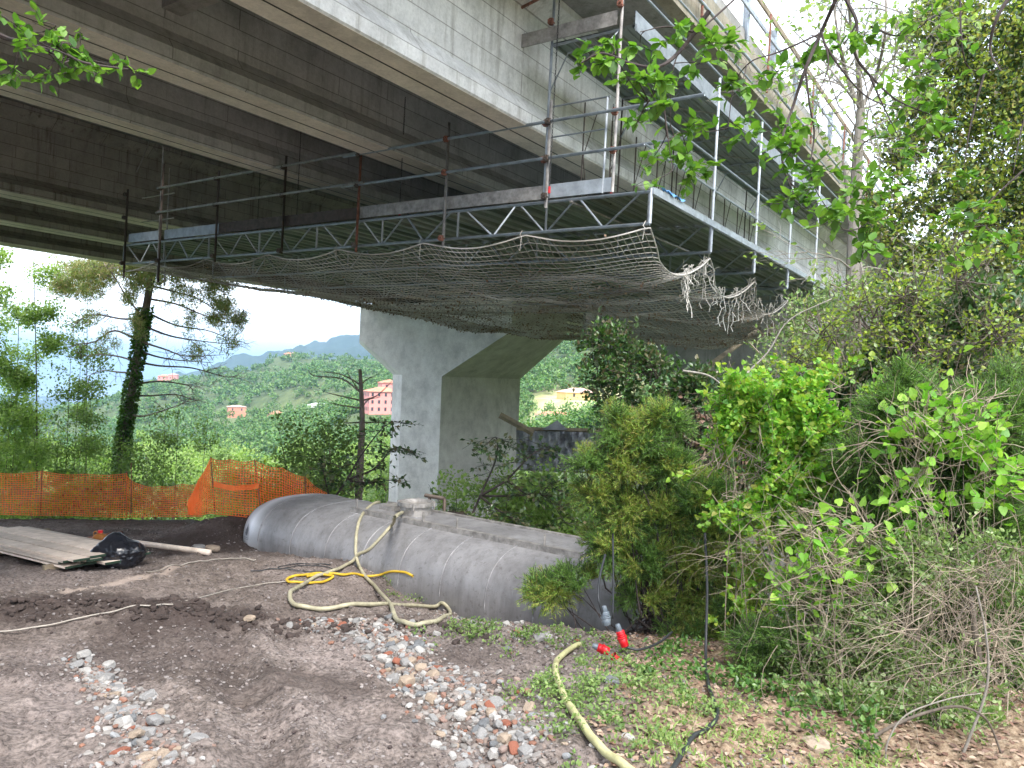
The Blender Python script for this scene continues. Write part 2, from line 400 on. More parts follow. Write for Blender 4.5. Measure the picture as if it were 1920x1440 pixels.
def ground(x, y, detail=True):
    x = np.asarray(x, float); y = np.asarray(y, float)
    r = np.hypot(x, y)
    base = -.12*np.clip(y, -4, 30)
    base = base - .36*gauss(x, y, .6, 9.9, 2.6, 2.0, -.65) - .22*gauss(x, y, -.4, 10.8, 1.6, 1.2)
    base = base + .45*gauss(x, y, -5.2, 15.0, 1.3, 1.3) + .12*gauss(x, y, -3.2, 11.6, 1.6, .9)
    # wheel ruts and the mud lip
    base = base + .045*np.sin((y*.93-x*.36)*9.)*gauss(x, y, -1.6, 6.6, 1.6, 1.6)*(.4+fbm(x*2, y*2, 2, 71))
    base = base - .09*gauss(x, y, -1.75, 5.2, .16, 2.6, .42) - .08*gauss(x, y, -.55, 5.4, .15, 2.4, .4) + .05*gauss(x, y, -1.45, 5.2, .12, 2.6, .42)
    base = base - .10*gauss(x, y, -3.6, 6.3, 4.5, .55, .05) + .10*gauss(x, y, -3.6, 7.5, 1.7, .25, .04)
    base = base - .07*gauss(x, y, -1.0, 5.0, .45, 3.0, .35) - .06*gauss(x, y, -2.6, 4.6, .4, 3.0, .3)
    base = base + .09*gauss(x, y, .9, 5.6, 1.0, 2.2, .3) + .10*gauss(x, y, .2, 8.0, 1.2, .8)
    d = poly_dist(x, y)
    near = base - .72*np.clip(d-.1, 0, 60)
    w = sm(20, 48, r)
    z = near*(1-w) + ztab(x, y)*w
    z = z + sm(60, 200, r)*fbm(x*.012, y*.012, 5, 40, .38)*np.clip(r*.022, 0, 60)
    for (hx, hy, hz_, hr_) in PADS:
        w = np.exp(-(((x-hx)**2+(y-hy)**2)/hr_**2)**2); z = z*(1-w)+(hz_-.4)*w
    if detail:
        k = 1-sm(16, 40, r)
        z = z + k*(.10*fbm(x*.9, y*.9, 3, 3) + .055*fbm(x*4.5, y*4.5, 4, 9) + .055*np.clip(fbm(x*10, y*10, 4, 21, .6), -.05, 1))
        z = z + .08*k*gauss(x, y, -4.0, 7.4, 2.2, .5, .04)*np.clip(fbm(x*7, y*7, 3, 5)+.3, 0, 1)
    return z
def gz(x, y): return float(ground(np.array([x]), np.array([y]))[0])
def pick(px, py, off=0., tank=True, tmax=60):
    d = ray(px, py); t = np.arange(2.2, tmax, .02)
    P = O+d*t[:, None]; g = P[:, 2]-ground(P[:, 0], P[:, 1])
    hit = np.argmax(g < 0) if (g < 0).any() else len(t)-1
    best = t[hit]
    if tank:
        for tt in np.arange(7, min(best, 18), .02):
            if tank_f(O+d*tt) < 0: best = tt; break
    p = O+d*best
    p[2] += off
    return p

def polar():
    az = np.concatenate([np.arange(-180, -46, 4), np.arange(-46, 46, .16), np.arange(46, 180, 4)])
    rr = [.3, 1., 1.8, 2.4]
    while rr[-1] < 22: rr.append(rr[-1]*1.0075+.001)
    while rr[-1] < 60: rr.append(rr[-1]*1.02)
    while rr[-1] < 6800: rr.append(rr[-1]*1.03)
    rr = np.array(rr); a = np.radians(az)
    X = rr[:, None]*np.sin(a)[None]; Y = rr[:, None]*np.cos(a)[None]
    n, k = X.shape
    Z = ground(X.ravel(), Y.ravel()).reshape(n, k)
    g = G(); i = np.arange(n-1)[:, None]*k; j = np.arange(k)[None]; j2 = (j+1) % k
    g.add(np.stack([X, Y, Z], -1), np.stack([i+j, i+j2, i+k+j2, i+k+j], -1).reshape(-1, 4))
    c = np.array([[0, 0, float(ground(np.array([0.]), np.array([0.]))[0])]])
    g.add(c, np.zeros((0, 3), int)) if False else None
    o = g.build('ground', M['ground'], smooth=True); tag(o, kind='structure')
    x = X.ravel(); y = Y.ravel(); r = np.hypot(x, y); d = poly_dist(x, y)
    A = {}
    A['veg'] = np.clip(sm(.2, 1.6, d), 0, 1)
    A['veg'] = np.maximum(A['veg'], .75*sm(.1, .35, fbm(x*1.5, y*1.5, 4, 31))*sm(.2, 1.4, x-.2)*(1-sm(6.2, 6.8, y))*0)
    lx = x-(.35+.0*y)
    A['litter'] = sm(-.15, .45, (x-(.75 + .10*(y-4)))+.35*fbm(x*2, y*2, 3, 55))*(1-A['veg'])*(1-sm(9, 10.5, y))
    A['damp'] = .5*sm(.02, .4, fbm(x*.7+3, y*.9, 4, 77))*(1-sm(-.6, .6, x)) + .7*gauss(x, y, -4.4, 7.6, 2.4, .7, .04) + .75*gauss(x, y, -5.0, 14.6, 1.5, 1.6)+.4*gauss(x, y, -9, 18.5, 6, 1.3)
    A['damp'] = np.clip(A['damp'], 0, .85)
    A['sand'] = np.zeros_like(x)
    for (p0, p1) in (((130, 1108), (270, 1080)), ((270, 1080), (345, 1062))):
        a0 = pick(*p0)[:2]; a1 = pick(*p1)[:2]; e = a1-a0; t = np.clip(((x-a0[0])*e[0]+(y-a0[1])*e[1])/(e@e), 0, 1)
        dd = np.hypot(x-a0[0]-t*e[0], y-a0[1]-t*e[1]); A['sand'] = np.maximum(A['sand'], .8*(1-sm(.03, .13, dd+.08*fbm(x*5, y*5, 3, 8))))
    azd = np.degrees(np.arctan2(x, y))
    A['meadow'] = (sm(.5, 2.5, azd)*(1-sm(9, 12, azd))*sm(170, 230, r)*(1-sm(345, 380, r))
                   + .12*sm(-24, -21, azd)*(1-sm(-4, -2, azd))*sm(380, 430, r)*(1-sm(560, 640, r))*sm(-.1, .25, fbm(x*.02, y*.02, 3, 5)))
    A['far'] = sm(900, 1300, r)
    for k_, v in A.items():
        at_ = o.data.attributes.new(k_, 'FLOAT', 'POINT'); at_.data.foreach_set('value', np.clip(v, 0, 1).astype(np.float32))
    return o
polar()
# sea
g = G(); s_ = 26000.
g.add([(-s_, -s_, -283), (s_, -s_, -283), (s_, s_, -283), (-s_, s_, -283)], [[0, 1, 2, 3]])
M['sea'] = plain('sea_water', (.05, .12, .17), .25, 0, .2, .001)
tag(g.build('sea', M['sea']), kind='structure')

# ------------------------------------------------------------------ bridge frame
C0 = at(1222, 353, 10.8)
ub = ray(1940, 760); ub /= np.linalg.norm(ub); vb = ray(-1108, 600); vb -= ub*(ub@vb); vb /= np.linalg.norm(vb); wb = np.cross(ub, vb)
BM = Matrix.Identity(4)
for i in range(3):
    BM[i][0] = ub[i]; BM[i][1] = vb[i]; BM[i][2] = wb[i]; BM[i][3] = C0[i]
def L(s, t, h): return C0+ub*s+vb*t+wb*h
HB = 1.16
def beam_profile(t0, t1):
    c = (t0+t1)/2; w = (t1-t0)/2
    return [(t0, HB+.02), (t0+.02, HB), (t1-.02, HB), (t1, HB+.02), (t1, HB+.2), (c+.13, HB+.5), (c+.13, 3.05), (c+.42, 3.28), (c+.42, 3.4),
            (c-.42, 3.4), (c-.42, 3.28), (c-.13, 3.05), (c-.13, HB+.5), (t0, HB+.2)]
def deck(label, beams, slab, matb, parap):
    e = empty('viaduct_deck', None, label, 'viaduct', mat=BM)
    for (a, b) in beams:
        pr = beam_profile(a, b)
        g = G(); g.extr(pr, -45, 70, 1)
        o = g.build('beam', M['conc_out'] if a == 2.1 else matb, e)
        g = G()                                   # dark joint groove strip along the soffit
        c = (a+b)/2
        g.box((-45, c-.012, HB-.011), (70, c+.012, HB-.0075)); g.build('joint_strip', M['chain'], o)
        g = G(); g.box((-45, a+.024, HB-.007), (70, b-.024, HB-.0005)); g.build('soffit_bounce_skin', M['conc_soff'], o)  # thin added skin, bounce light put into its colour
    g = G(); g.extr([(slab[0], 3.402), (slab[1], 3.402), (slab[1], 3.66), (slab[0], 3.66)], -45, 70); g.build('deck_slab', M['conc_slab'], e)
    for sgn, tt in ((1, slab[0]), (-1, slab[1])):
        if sgn == -1 and not parap: continue
        g = G(); a, b = sorted((tt-.003*sgn, tt-.25*sgn))
        g.extr([(a, 3.36), (b, 3.36), (b, 4.12), (a, 4.12)], -45, 70); g.build('fascia', M['conc_fascia'], e)
        g = G(); a, b = sorted((tt+.12*sgn, tt-.16*sgn))
        g.extr([(a, 4.124), (b, 4.124), (b, 4.5), (a+.04, 4.5)], -45, 70); g.build('parapet_kerb', M['conc_slab'], e)
    bs = [(a+b)/2 for a, b in beams]
    for s0 in (-4.3, 8.2, 20.9, 33):
        for a, b in zip(bs[:-1], bs[1:]):
            g = G(); g.box((s0, a+.135, HB+.75), (s0+.28, b-.135, 3.398)); g.build('diaphragm', M['conc_slab'], e)
    return e
near = deck('grey concrete viaduct deck overhead carrying the hung scaffold, board-marked outer beam', [(2.1, 2.83), (5.02, 5.75), (8.12, 8.74)], (.7, 10.4), M['conc_near'], False)
far_ = deck('second, farther viaduct deck with brown stained webs, left of the scaffold', [(16.45, 17.45), (21.2, 22.2), (26.4, 27.5)], (11.2, 29.4), M['conc_far'], True)  # slab extended toward the near deck to cut light on the webs

# guard rail posts on the near parapet
for k in range(9):
    s0 = 1.4+k*1.9
    g = G(); g.box((s0, .50, 3.7), (s0+.1, .52, 5.25)); g.box((s0, .60, 3.7), (s0+.1, .62, 5.25)); g.box((s0+.045, .52, 3.7), (s0+.055, .60, 5.25))
    g.build('barrier_post', M['galv'], near)
    if k % 2 == 0:
        g = G(); g.bar((s0+1, .36, 3.5), (s0+1, .36, 5.15), .024, 8); g.build('guard_pole', M['rust'], near)
for (t_, h_, w_, mm, nm) in ((.42, 4.75, .09, 'galv', 'barrier_rail'), (.44, 5.2, .12, 'woodd', 'timber_rail')):
    g = G(); g.box((-8, t_, h_), (45, t_+.04, h_+w_)); g.build(nm, M[mm], near)
g = G(); g.bar((-8, .35, 3.72), (45, .35, 3.72), .03, 8); g.build('edge_pipe', M['galv'], near)

# piers (vertical, in world z)
def pier(label, s0, t0, front, left, ext, col, zb=-16):
    """plan corner points in (s,t); cap flares to ext=(tL,tR)"""
    tL, tR = ext; a, b = front
    plan = [(s0, a), (s0, b), (s0+.5, b+1.15), (s0+6.5, b+1.15), (s0+8.4, b), (s0+8.4, a+.7), (s0+4.2, a-.12)]
    def W(s, t, z):
        p = L(s, t, 0); return (p[0], p[1], z)
    e = empty('bridge_pier', W(s0+4, (a+b)/2, zb), label, 'bridge pier')
    base = np.array(e.location)
    g = G(); n = len(plan); V = [np.array(W(s, t, z))-base for z in (zb, 1.5) for s, t in plan]
    g.poly(V, [[i, (i+1) % n, (i+1) % n+n, i+n] for i in range(n)])
    g.build('column', col, e)
    # cap: ring0 at column head, ring1 flare top, ring2 cap top
    zl, zr, zt_ = 3.2, 3.85, 5.38
    r0 = [(*p, 1.5) for p in plan]
    dl = tL-(b+1.15)
    r1 = [(s0, tR, zr), (s0, tL-.35, zl+.2), (s0+.35, tL, zl), (s0+6.5, tL, zl), (s0+8.4, tL-1, zl), (s0+8.4, tR+1.8, zr+.2), (s0+4.2, tR+.3, zr+.1)]
    r2 = [(p[0], p[1], zt_) for p in r1]
    V = [np.array(W(*p))-base for p in r0+r1+r2]
    fs = [[i, (i+1) % n, (i+1) % n+n, i+n] for i in range(n)]+[[i+n, (i+1) % n+n, (i+1) % n+2*n, i+2*n] for i in range(n)]+[[i+2*n for i in range(n)]]
    # the front face is planar: draw it as one polygon set already
    g = G(); g.poly(V, fs); g.build('hammerhead', col, e)
    for tb in np.linspace(tR+1, tL-1, 4):
        g = G(); p = L(s0+.9, tb, 0); g.box(np.array((p[0]-.4, p[1]-.4, zt_))-base, np.array((p[0]+.4, p[1]+.4, zt_+.12))-base); g.build('bearing', M['chain'], e)
    return e
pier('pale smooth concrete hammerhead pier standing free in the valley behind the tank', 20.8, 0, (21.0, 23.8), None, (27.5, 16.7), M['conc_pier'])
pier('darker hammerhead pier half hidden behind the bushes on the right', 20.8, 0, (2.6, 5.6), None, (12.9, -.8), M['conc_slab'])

# ------------------------------------------------------------------ scaffold
SW = 13.9; SL = 12.2
sc = empty('hung_scaffold', None, 'grey steel scaffold platform hung on chains beneath the viaduct beams', 'scaffold', mat=BM)
SS = [0, 2.45, 4.85, 7.25, 9.65, 12.05]
def truss(s0, t0, t1, mt, k=6):
    g = G(); g.bar((s0, t0, -.045), (s0, t1, -.045), .026, 8); g.bar((s0, t0, -.5), (s0, t1, -.5), .026, 8)
    n = int(round((t1-t0)/1.72)); ts = np.linspace(t0, t1, n+1)
    for i, t in enumerate(ts): g.bar((s0, t+(0 if i else .03), -.06), (s0, t+(0 if i else .03), -.5), .022, k)
    for i in range(n):
        a, b = ts[i], ts[i+1]; w = b-a; A = [(.1, -.06), (.40, -.48), (.44, -.48), (.66, -.06), (.72, -.06), (.97, -.48)]
        if i % 2: A = [(1-x, z) for x, z in A]
        for q in range(0, 6, 2): g.bar((s0, a+w*A[q][0], A[q][1]), (s0, a+w*A[q+1][0], A[q+1][1]), .017, k)
    return g.build('lattice_girder', mt, sc, smooth=True)
for i, s0 in enumerate(SS): truss(s0, 0, SW, M['galv'])
# platform bays with folded plank undersides
for i in range(len(SS)-1):
    a, b = SS[i]+.03, SS[i+1]-.03
    g = G(); n = int(SW/.32)
    for k in range(n):
        t = .02+k*.3225; w = .308
        pr = [(t, 0), (t, -.075), (t+.03, -.075), (t+.035, -.012), (t+w*.5-.04, -.012), (t+w*.5-.03, -.045), (t+w*.5+.03, -.045), (t+w*.5+.04, -.012),
              (t+w-.035, -.012), (t+w-.03, -.075), (t+w, -.075), (t+w, 0)]
        g.extr(pr, a, b)
    o = g.build('deck_bay', M['deckm'], sc)
    g = G(); nh = 0
    for k in range(n):
        for s_ in (a+.35, a+1.6):
            t = .02+k*.3225
            if (k*7+i) % 3 == 0: g.box((s_, t+.07, -.019), (s_+.12, t+.13, -.0125))
    g.build('hand_hole', M['chain'], o)
g = G(); g.box((-.02, -.05, -.09), (SL-2.4, -.03, .012)); g.build('edge_beam', M['galv'], sc)
g = G(); g.bar((-.05, 1.3, -.08), (2.5, .4, -.46), .018, 6); g.build('diagonal_brace', M['galv_old'], sc)
for i in range(4):
    g = G(); g.bar((SS[i]+.1, .12, -.48), (SS[i+1]-.1, 1.5, -.1), .016, 6); g.build('diagonal_brace', M['dark_pipe'], sc)
    g = G(); g.bar((SS[i]+.1, 2.2, -.48), (SS[i+1]-.1, 4.5, -.1), .016, 6); g.build('diagonal_brace', M['dark_pipe'], sc)
# tying posts at the front edge
def coupler(g, s, t, h):
    for dt in (-.03, .03):
        g.tube([(s-.045, t+dt, h-.03), (s-.045, t+dt, h+.03)], .018, 6)
    g.tube([(s-.02, t, h-.045), (s-.02, t, h+.045)], .042, 8); g.bar((s-.09, t-.02, h), (s+.05, t-.02, h), .012, 5)
posts = [(1.72, -.15, 1.5, 'galv_old'), (3.73, -.62, 1.45, 'galv_old'), (5.8, -.62, 1.4, 'rust'), (7.9, -.55, 1.4, 'dark_pipe'), (10.1, -.62, 1.35, 'dark_pipe'), (12.25, -1.0, 1.75, 'dark_pipe'), (13.75, -.85, 1.3, 'dark_pipe')]
for t, h0, h1, mm in posts:
    g = G(); g.bar((-.06, t, h0), (-.06, t, h1), .0245, 10); o = g.build('post', M[mm], sc, smooth=True)
    for h in (.6, 1.16, -.5 if h0 < -.4 else .02): g = G(); coupler(g, -.1, t, h); g.build('coupler', M['rust'] if t < 4.5 and t > 3 else M['dark_pipe'], o)
for h, tA, tB in ((1.16, -.75, 12.3), (.6, -.55, 12.3)):
    g = G(); g.bar((-.115, tA, h), (-.115, 6.2, h), .024, 10); g.build('guard_rail', M['galv'], sc, smooth=True)
    g = G(); g.bar((-.155, 5.6, h+.02), (-.155, tB, h), .024, 10); g.build('guard_rail', M['galv_old'], sc, smooth=True)
def toe(a, b, s0, h0, mt, along='t', hh=.21):
    pr = [(-.012, 0), (-.012, hh), (.012, hh), (.012, hh-.02), (-.006, hh-.03), (-.006, hh*.62), (.012, hh*.56), (.012, hh*.44), (-.006, hh*.38), (-.006, .03), (.012, .02), (.012, 0)]
    g = G()
    if along == 't':
        g.extr(pr, a, b); V = np.concatenate(g.V); V = np.column_stack([s0+V[:, 1], V[:, 0], h0+V[:, 2]]); g.V = [V]; g.Q = [np.concatenate(g.Q)[:, ::-1]]
    else:
        g.extr(pr, a, b); V = np.concatenate(g.V); V = np.column_stack([V[:, 0], s0+V[:, 1], h0+V[:, 2]]); g.V = [V]
    return g.build('toe_board', M[mt], sc)
tb = [(.62, 1.8, 'galv'), (1.76, 3.7, 'galv_old'), (3.66, 5.8, 'galv_old'), (5.76, 7.95, 'dark_pipe'), (7.9, 10.1, 'dark_pipe'), (10.05, 12.2, 'galv'), (12.4, 13.7, 'galv')]
for i, (a, b, mm) in enumerate(tb): toe(a, b, .0+.018*(i % 2), .012, mm)
# twin-post frames along the outer side, upper walkway
HU = 2.42
for i, s0 in enumerate(SS[:5]):
    for t0, r_ in (((.62, .024), (1.80, .022)) if i == 0 else ((1.80, .016),)):
        g = G(); top = 4.6 if i == 0 else HU+1.2
        mm = ('galv' if t0 > 1 else 'galv_old') if i == 0 else 'dark_pipe'
        g.bar((s0, t0, .0), (s0, t0, top), r_, 8); o = g.build('post', M[mm], sc, smooth=True)
        if i == 0:
            for h in (.6, 1.16, HU+.3): gg = G(); coupler(gg, s0-.04, t0, h); gg.build('coupler', M['rust'], o)
    g = G(); g.bar((s0, .62, HU-.05), (s0, 1.80, HU-.05), .022, 8)
    g.bar((s0, .85, HU-.22), (s0, 1.5, HU-.22), .012, 6); g.bar((s0, 1.5, HU-.22), (s0, 1.79, HU-.75), .012, 6); g.bar((s0, .85, HU-.22), (s0, .64, HU-.05), .012, 6); g.bar((s0, 1.2, HU-.22), (s0, 1.2, HU-.05), .01, 6)
    g.build('transom', M['galv'], sc, smooth=True)
    # outer post at the platform edge
    g = G(); g.bar((s0, .0, -.5 if i else -.5), (s0, .0, HU if i else .0), .024, 8); g.build('post', M['galv'], sc, smooth=True)
g = G(); g.bar((0, .74, 1.42), (0, 1.78, 1.42), .014, 8); g.bar((0, .76, .95), (0, 1.78, .95), .012, 8); g.bar((0, .78, 0), (0, .78, 1.42), .016, 8); g.build('end_frame', M['galv'], sc, smooth=True)
g = G()
for i in range(10):
    s0 = 1.2+i*1.0
    g.bar((s0, 1.85, 0), (s0, 1.85, 1.9), .014, 5); g.bar((s0+.02, 1.85, 1.0), (s0+.45, 1.85, 1.9), .01, 5); g.bar((s0+.02, 1.85, 1.0), (s0+.3, 1.85, .05), .01, 5)
g.build('trestle_row', M['dark_pipe'], sc)
for h in (1.04, .54):
    g = G(); g.bar((-.3, .0, h), (9.9, .0, h), .017, 8); g.build('side_rail', M['galv'], sc, smooth=True)
g = G(); n = 4
for k in range(4):
    t = .42+k*.345; w = .335
    pr = [(t, HU), (t, HU-.06), (t+.03, HU-.06), (t+.035, HU-.014), (t+w*.5-.03, HU-.014), (t+w*.5-.02, HU-.035), (t+w*.5+.02, HU-.035), (t+w*.5+.03, HU-.014), (t+w-.035, HU-.014), (t+w-.03, HU-.06), (t+w, HU-.06), (t+w, HU)]
    g.extr(pr, .02, 14)
g.build('upper_deck', M['deckm'], sc)
M['galv_dull'] = plain('dull_galvanised_steel', (.27, .3, .32), .6, .35, .35, 4)
toe(-.02, 14, .40, HU-.02, 'galv_dull', 's', .19)
g = G(); g.box((-.02, .36, HU-.13), (14, .384, HU-.03)); g.build('edge_beam', M['galv_dull'], sc)
toe(.66, 3.0, -.05, HU+.01, 'galv_old')
g = G(); g.bar((-.1, 1.7, HU+.75), (-.1, 2.35, HU+.62), .024, 8); g.build('tie_pipe', M['rust'], sc, smooth=True)
for t_, h_ in ((.45, HU+.55), (.45, HU+1.05)):
    g = G(); g.bar((-.1, t_, h_), (14, t_, h_), .02, 8); g.build('side_rail', M['galv'], sc, smooth=True)
for i in range(8): g = G(); g.bar((i*1.7+.8, 1.8, HU-.06), (i*1.7+2.2, .45, HU-.09), .012, 5); g.build('cross_brace', M['galv_old'], sc)
# left-hand end frame
g = G()
for s0, hT in ((0, 2.2), (1.05, 2.1)):
    g.bar((s0, 13.85 if s0 else 12.4, -.9), (s0, 13.85 if s0 else 12.4, hT), .02, 6)
g.bar((.4, 13.9, .6), (.4, 12.5, .6), .013, 6); g.bar((.4, 13.9, 1.2), (.4, 12.5, 1.2), .013, 6); g.bar((0, 13.5, 1.7), (0, 12.9, 2.5), .013, 6)
g.build('end_frame', M['galv_old'], sc)
# hanging chains
def chain(s, t, h0, h1, lean=0.):
    g = G(); n = int((h1-h0)/.045)
    for k in range(n):
        z = h0+k*.045; x = s+lean*(z-h0); a = .011
        an = np.linspace(0, 2*math.pi, 7)
        ring = [(x+(a*math.cos(q) if k % 2 else 0), t+(0 if k % 2 else a*math.cos(q)), z+.03*math.sin(q)) for q in an]
        g.tube(ring, .005, 4, cap=False)
    o = g.build('chain', M['chain'], sc)
    g = G(); g.tube([(s, t-.0, h0+.1), (s, t, h0+.2)], .02, 8); g.bar((s-.03, t, h0+.12), (s+.03, t, h0+.12), .008, 5); g.build('hook', M['red'], o)
chain(-.14, 1.62, -.05, 4.6, 0); chain(.5, .9, -.02, 2.3); chain(.35, 8.0, 0, 2.6); chain(1.2, 10.4, 0, 2.0); chain(.4, 5.2, 0, 2.3)
for s0 in (2.4, 4.8): chain(s0, 1.95, 0, 2.3)

# blue plastic scrap and bucket on the walkway
g = G(); V = []
for i in range(9):
    for j in range(4): V.append((.35+i*.09, -.075+j*.03+.01*math.sin(i*2), .03+.03*math.sin(i*1.7+j)+.02*j))
g.add(V, [[i*4+j, (i+1)*4+j, (i+1)*4+j+1, i*4+j+1] for i in range(8) for j in range(3)])
M['blue'] = plain('blue_plastic', (.1, .3, .62), .5, 0, .2, 9)
o = g.build('plastic_sheet', M['blue']); o.matrix_world = BM; tag(o, 'scrap of blue plastic sheet on the corner of the scaffold platform', 'plastic sheet')

# safety net
def net():
    st = .115; ns = int(SL/st); ntt = int(SW/st)
    s = np.linspace(-.02, SL+.5, ns); t = np.linspace(-.03, SW+.1, ntt); S, T = np.meshgrid(s, t, indexing='ij')
    ef = S; er = T; eb = SL+.5-S; el = SW+.1-T
    def fall(e, k): return 1-np.exp(-np.clip(e, 0, 50)/k)
    belly = fall(ef, .7)*fall(er, .6)*(.06+.94*fall(el, 4.5))*(.35+.65*fall(eb, 2.))
    h = -.53 + .2*sm(3, 0, el)*0 - .62*belly
    h -= belly*(.34*fbm(S*.5, T*.35, 3, 90)+.10*fbm(S*1.5, T*1.1, 3, 95)+.16*np.abs(fbm(S*.9+3, T*.5, 2, 98))) 
    # scalloped edges between the ties
    h -= .14*np.abs(np.sin(T*math.pi/2.1))*np.exp(-ef/.35)
    h -= (.45*np.abs(np.sin(S*math.pi/2.42))**.8)*np.exp(-er/.45)*(1-sm(9.6, 10, S))
    h -= .03*S*fall(ef, 2)*fall(el, 5)
    h -= .38*sm(4, 9, S)*fall(er, 1.5)*fall(el, 3.)*(.8+.5*fbm(S*.8, T*.8, 3, 44))
    T2 = T + .16*np.exp(-er/.5)*np.abs(np.sin(S*math.pi/2.42)) + .03*fbm(S*3, T*3, 2, 12)
    S2 = S + .03*fbm(S*3+9, T*3, 2, 13)
    P = np.stack([S2, T2, h], -1)
    g = G()
    A = np.concatenate([P[:-1].reshape(-1, 3), P[:, :-1].reshape(-1, 3)]); B = np.concatenate([P[1:].reshape(-1, 3), P[:, 1:].reshape(-1, 3)])
    g.segs(A, B, .0062, 3)
    o = g.build('safety_net', M['net']); o.matrix_world = BM
    tag(o, 'dirty white safety net sagging under the scaffold platform', 'net')
    r = np.random.default_rng(6); nn_ = 9000; ii = (r.beta(2.2, 1.3, nn_)*(ns-2)).astype(int); jj = r.integers(3, ntt-2, nn_); LP = P[ii, jj]+r.normal(0, .05, (nn_, 3))*[1, 1, .3]
    g = G(); leaves(g, LP, .06, 'quad', spread=1., upb=1., r=r); o2 = g.build('caught_leaves', M['l_dry']); o2.matrix_world = BM; tag(o2, 'dead leaves and dirt caught in the safety net', 'debris', kind='stuff')
    g = G(); g.tube(P[:, 0]+[0, 0, -.01], .012, 5); g.tube(P[0]+[0, 0, -.01], .009, 5); g.build('border_rope', M['net'], o)
    r = np.random.default_rng(5)
    for k, (s0, t0) in enumerate([(1.7, .1), (2.0, .15), (2.35, .05), (2.6, .1), (4.2, .1), (4.9, .08), (5.6, .1), (6.4, .1), (7.1, .1), (7.6, .1), (3.4, .1)]):
        g = G()
        h0 = -.55-.42*abs(math.sin(s0*math.pi/2.42))
        for q in range(5):
            n = 9; ln = r.uniform(.3, .9); p = np.cumsum(np.vstack([[s0+r.normal(0, .04), t0+r.normal(0, .04), h0], np.column_stack([r.normal(0, .03, n), r.normal(0, .03, n), np.full(n, -ln/n)])]), 0)
            g.tube(p, .007, 4)
            for z in range(1, n, 2): g.bar(p[z], p[z]+r.normal(0, .05, 3), .005, 3)
        g.build('torn_strand', M['net'], o)
    for k in range(7):
        g = G(); t = k*2.1+.05
        g.tube([(-.03, t, -.46), (-.05, t+.03, -.53), (-.03, t+.01, -.56), (.0, t+.05, -.72-.05*(k % 3))], .007, 4); g.build('tie_cord', M['net'], o)

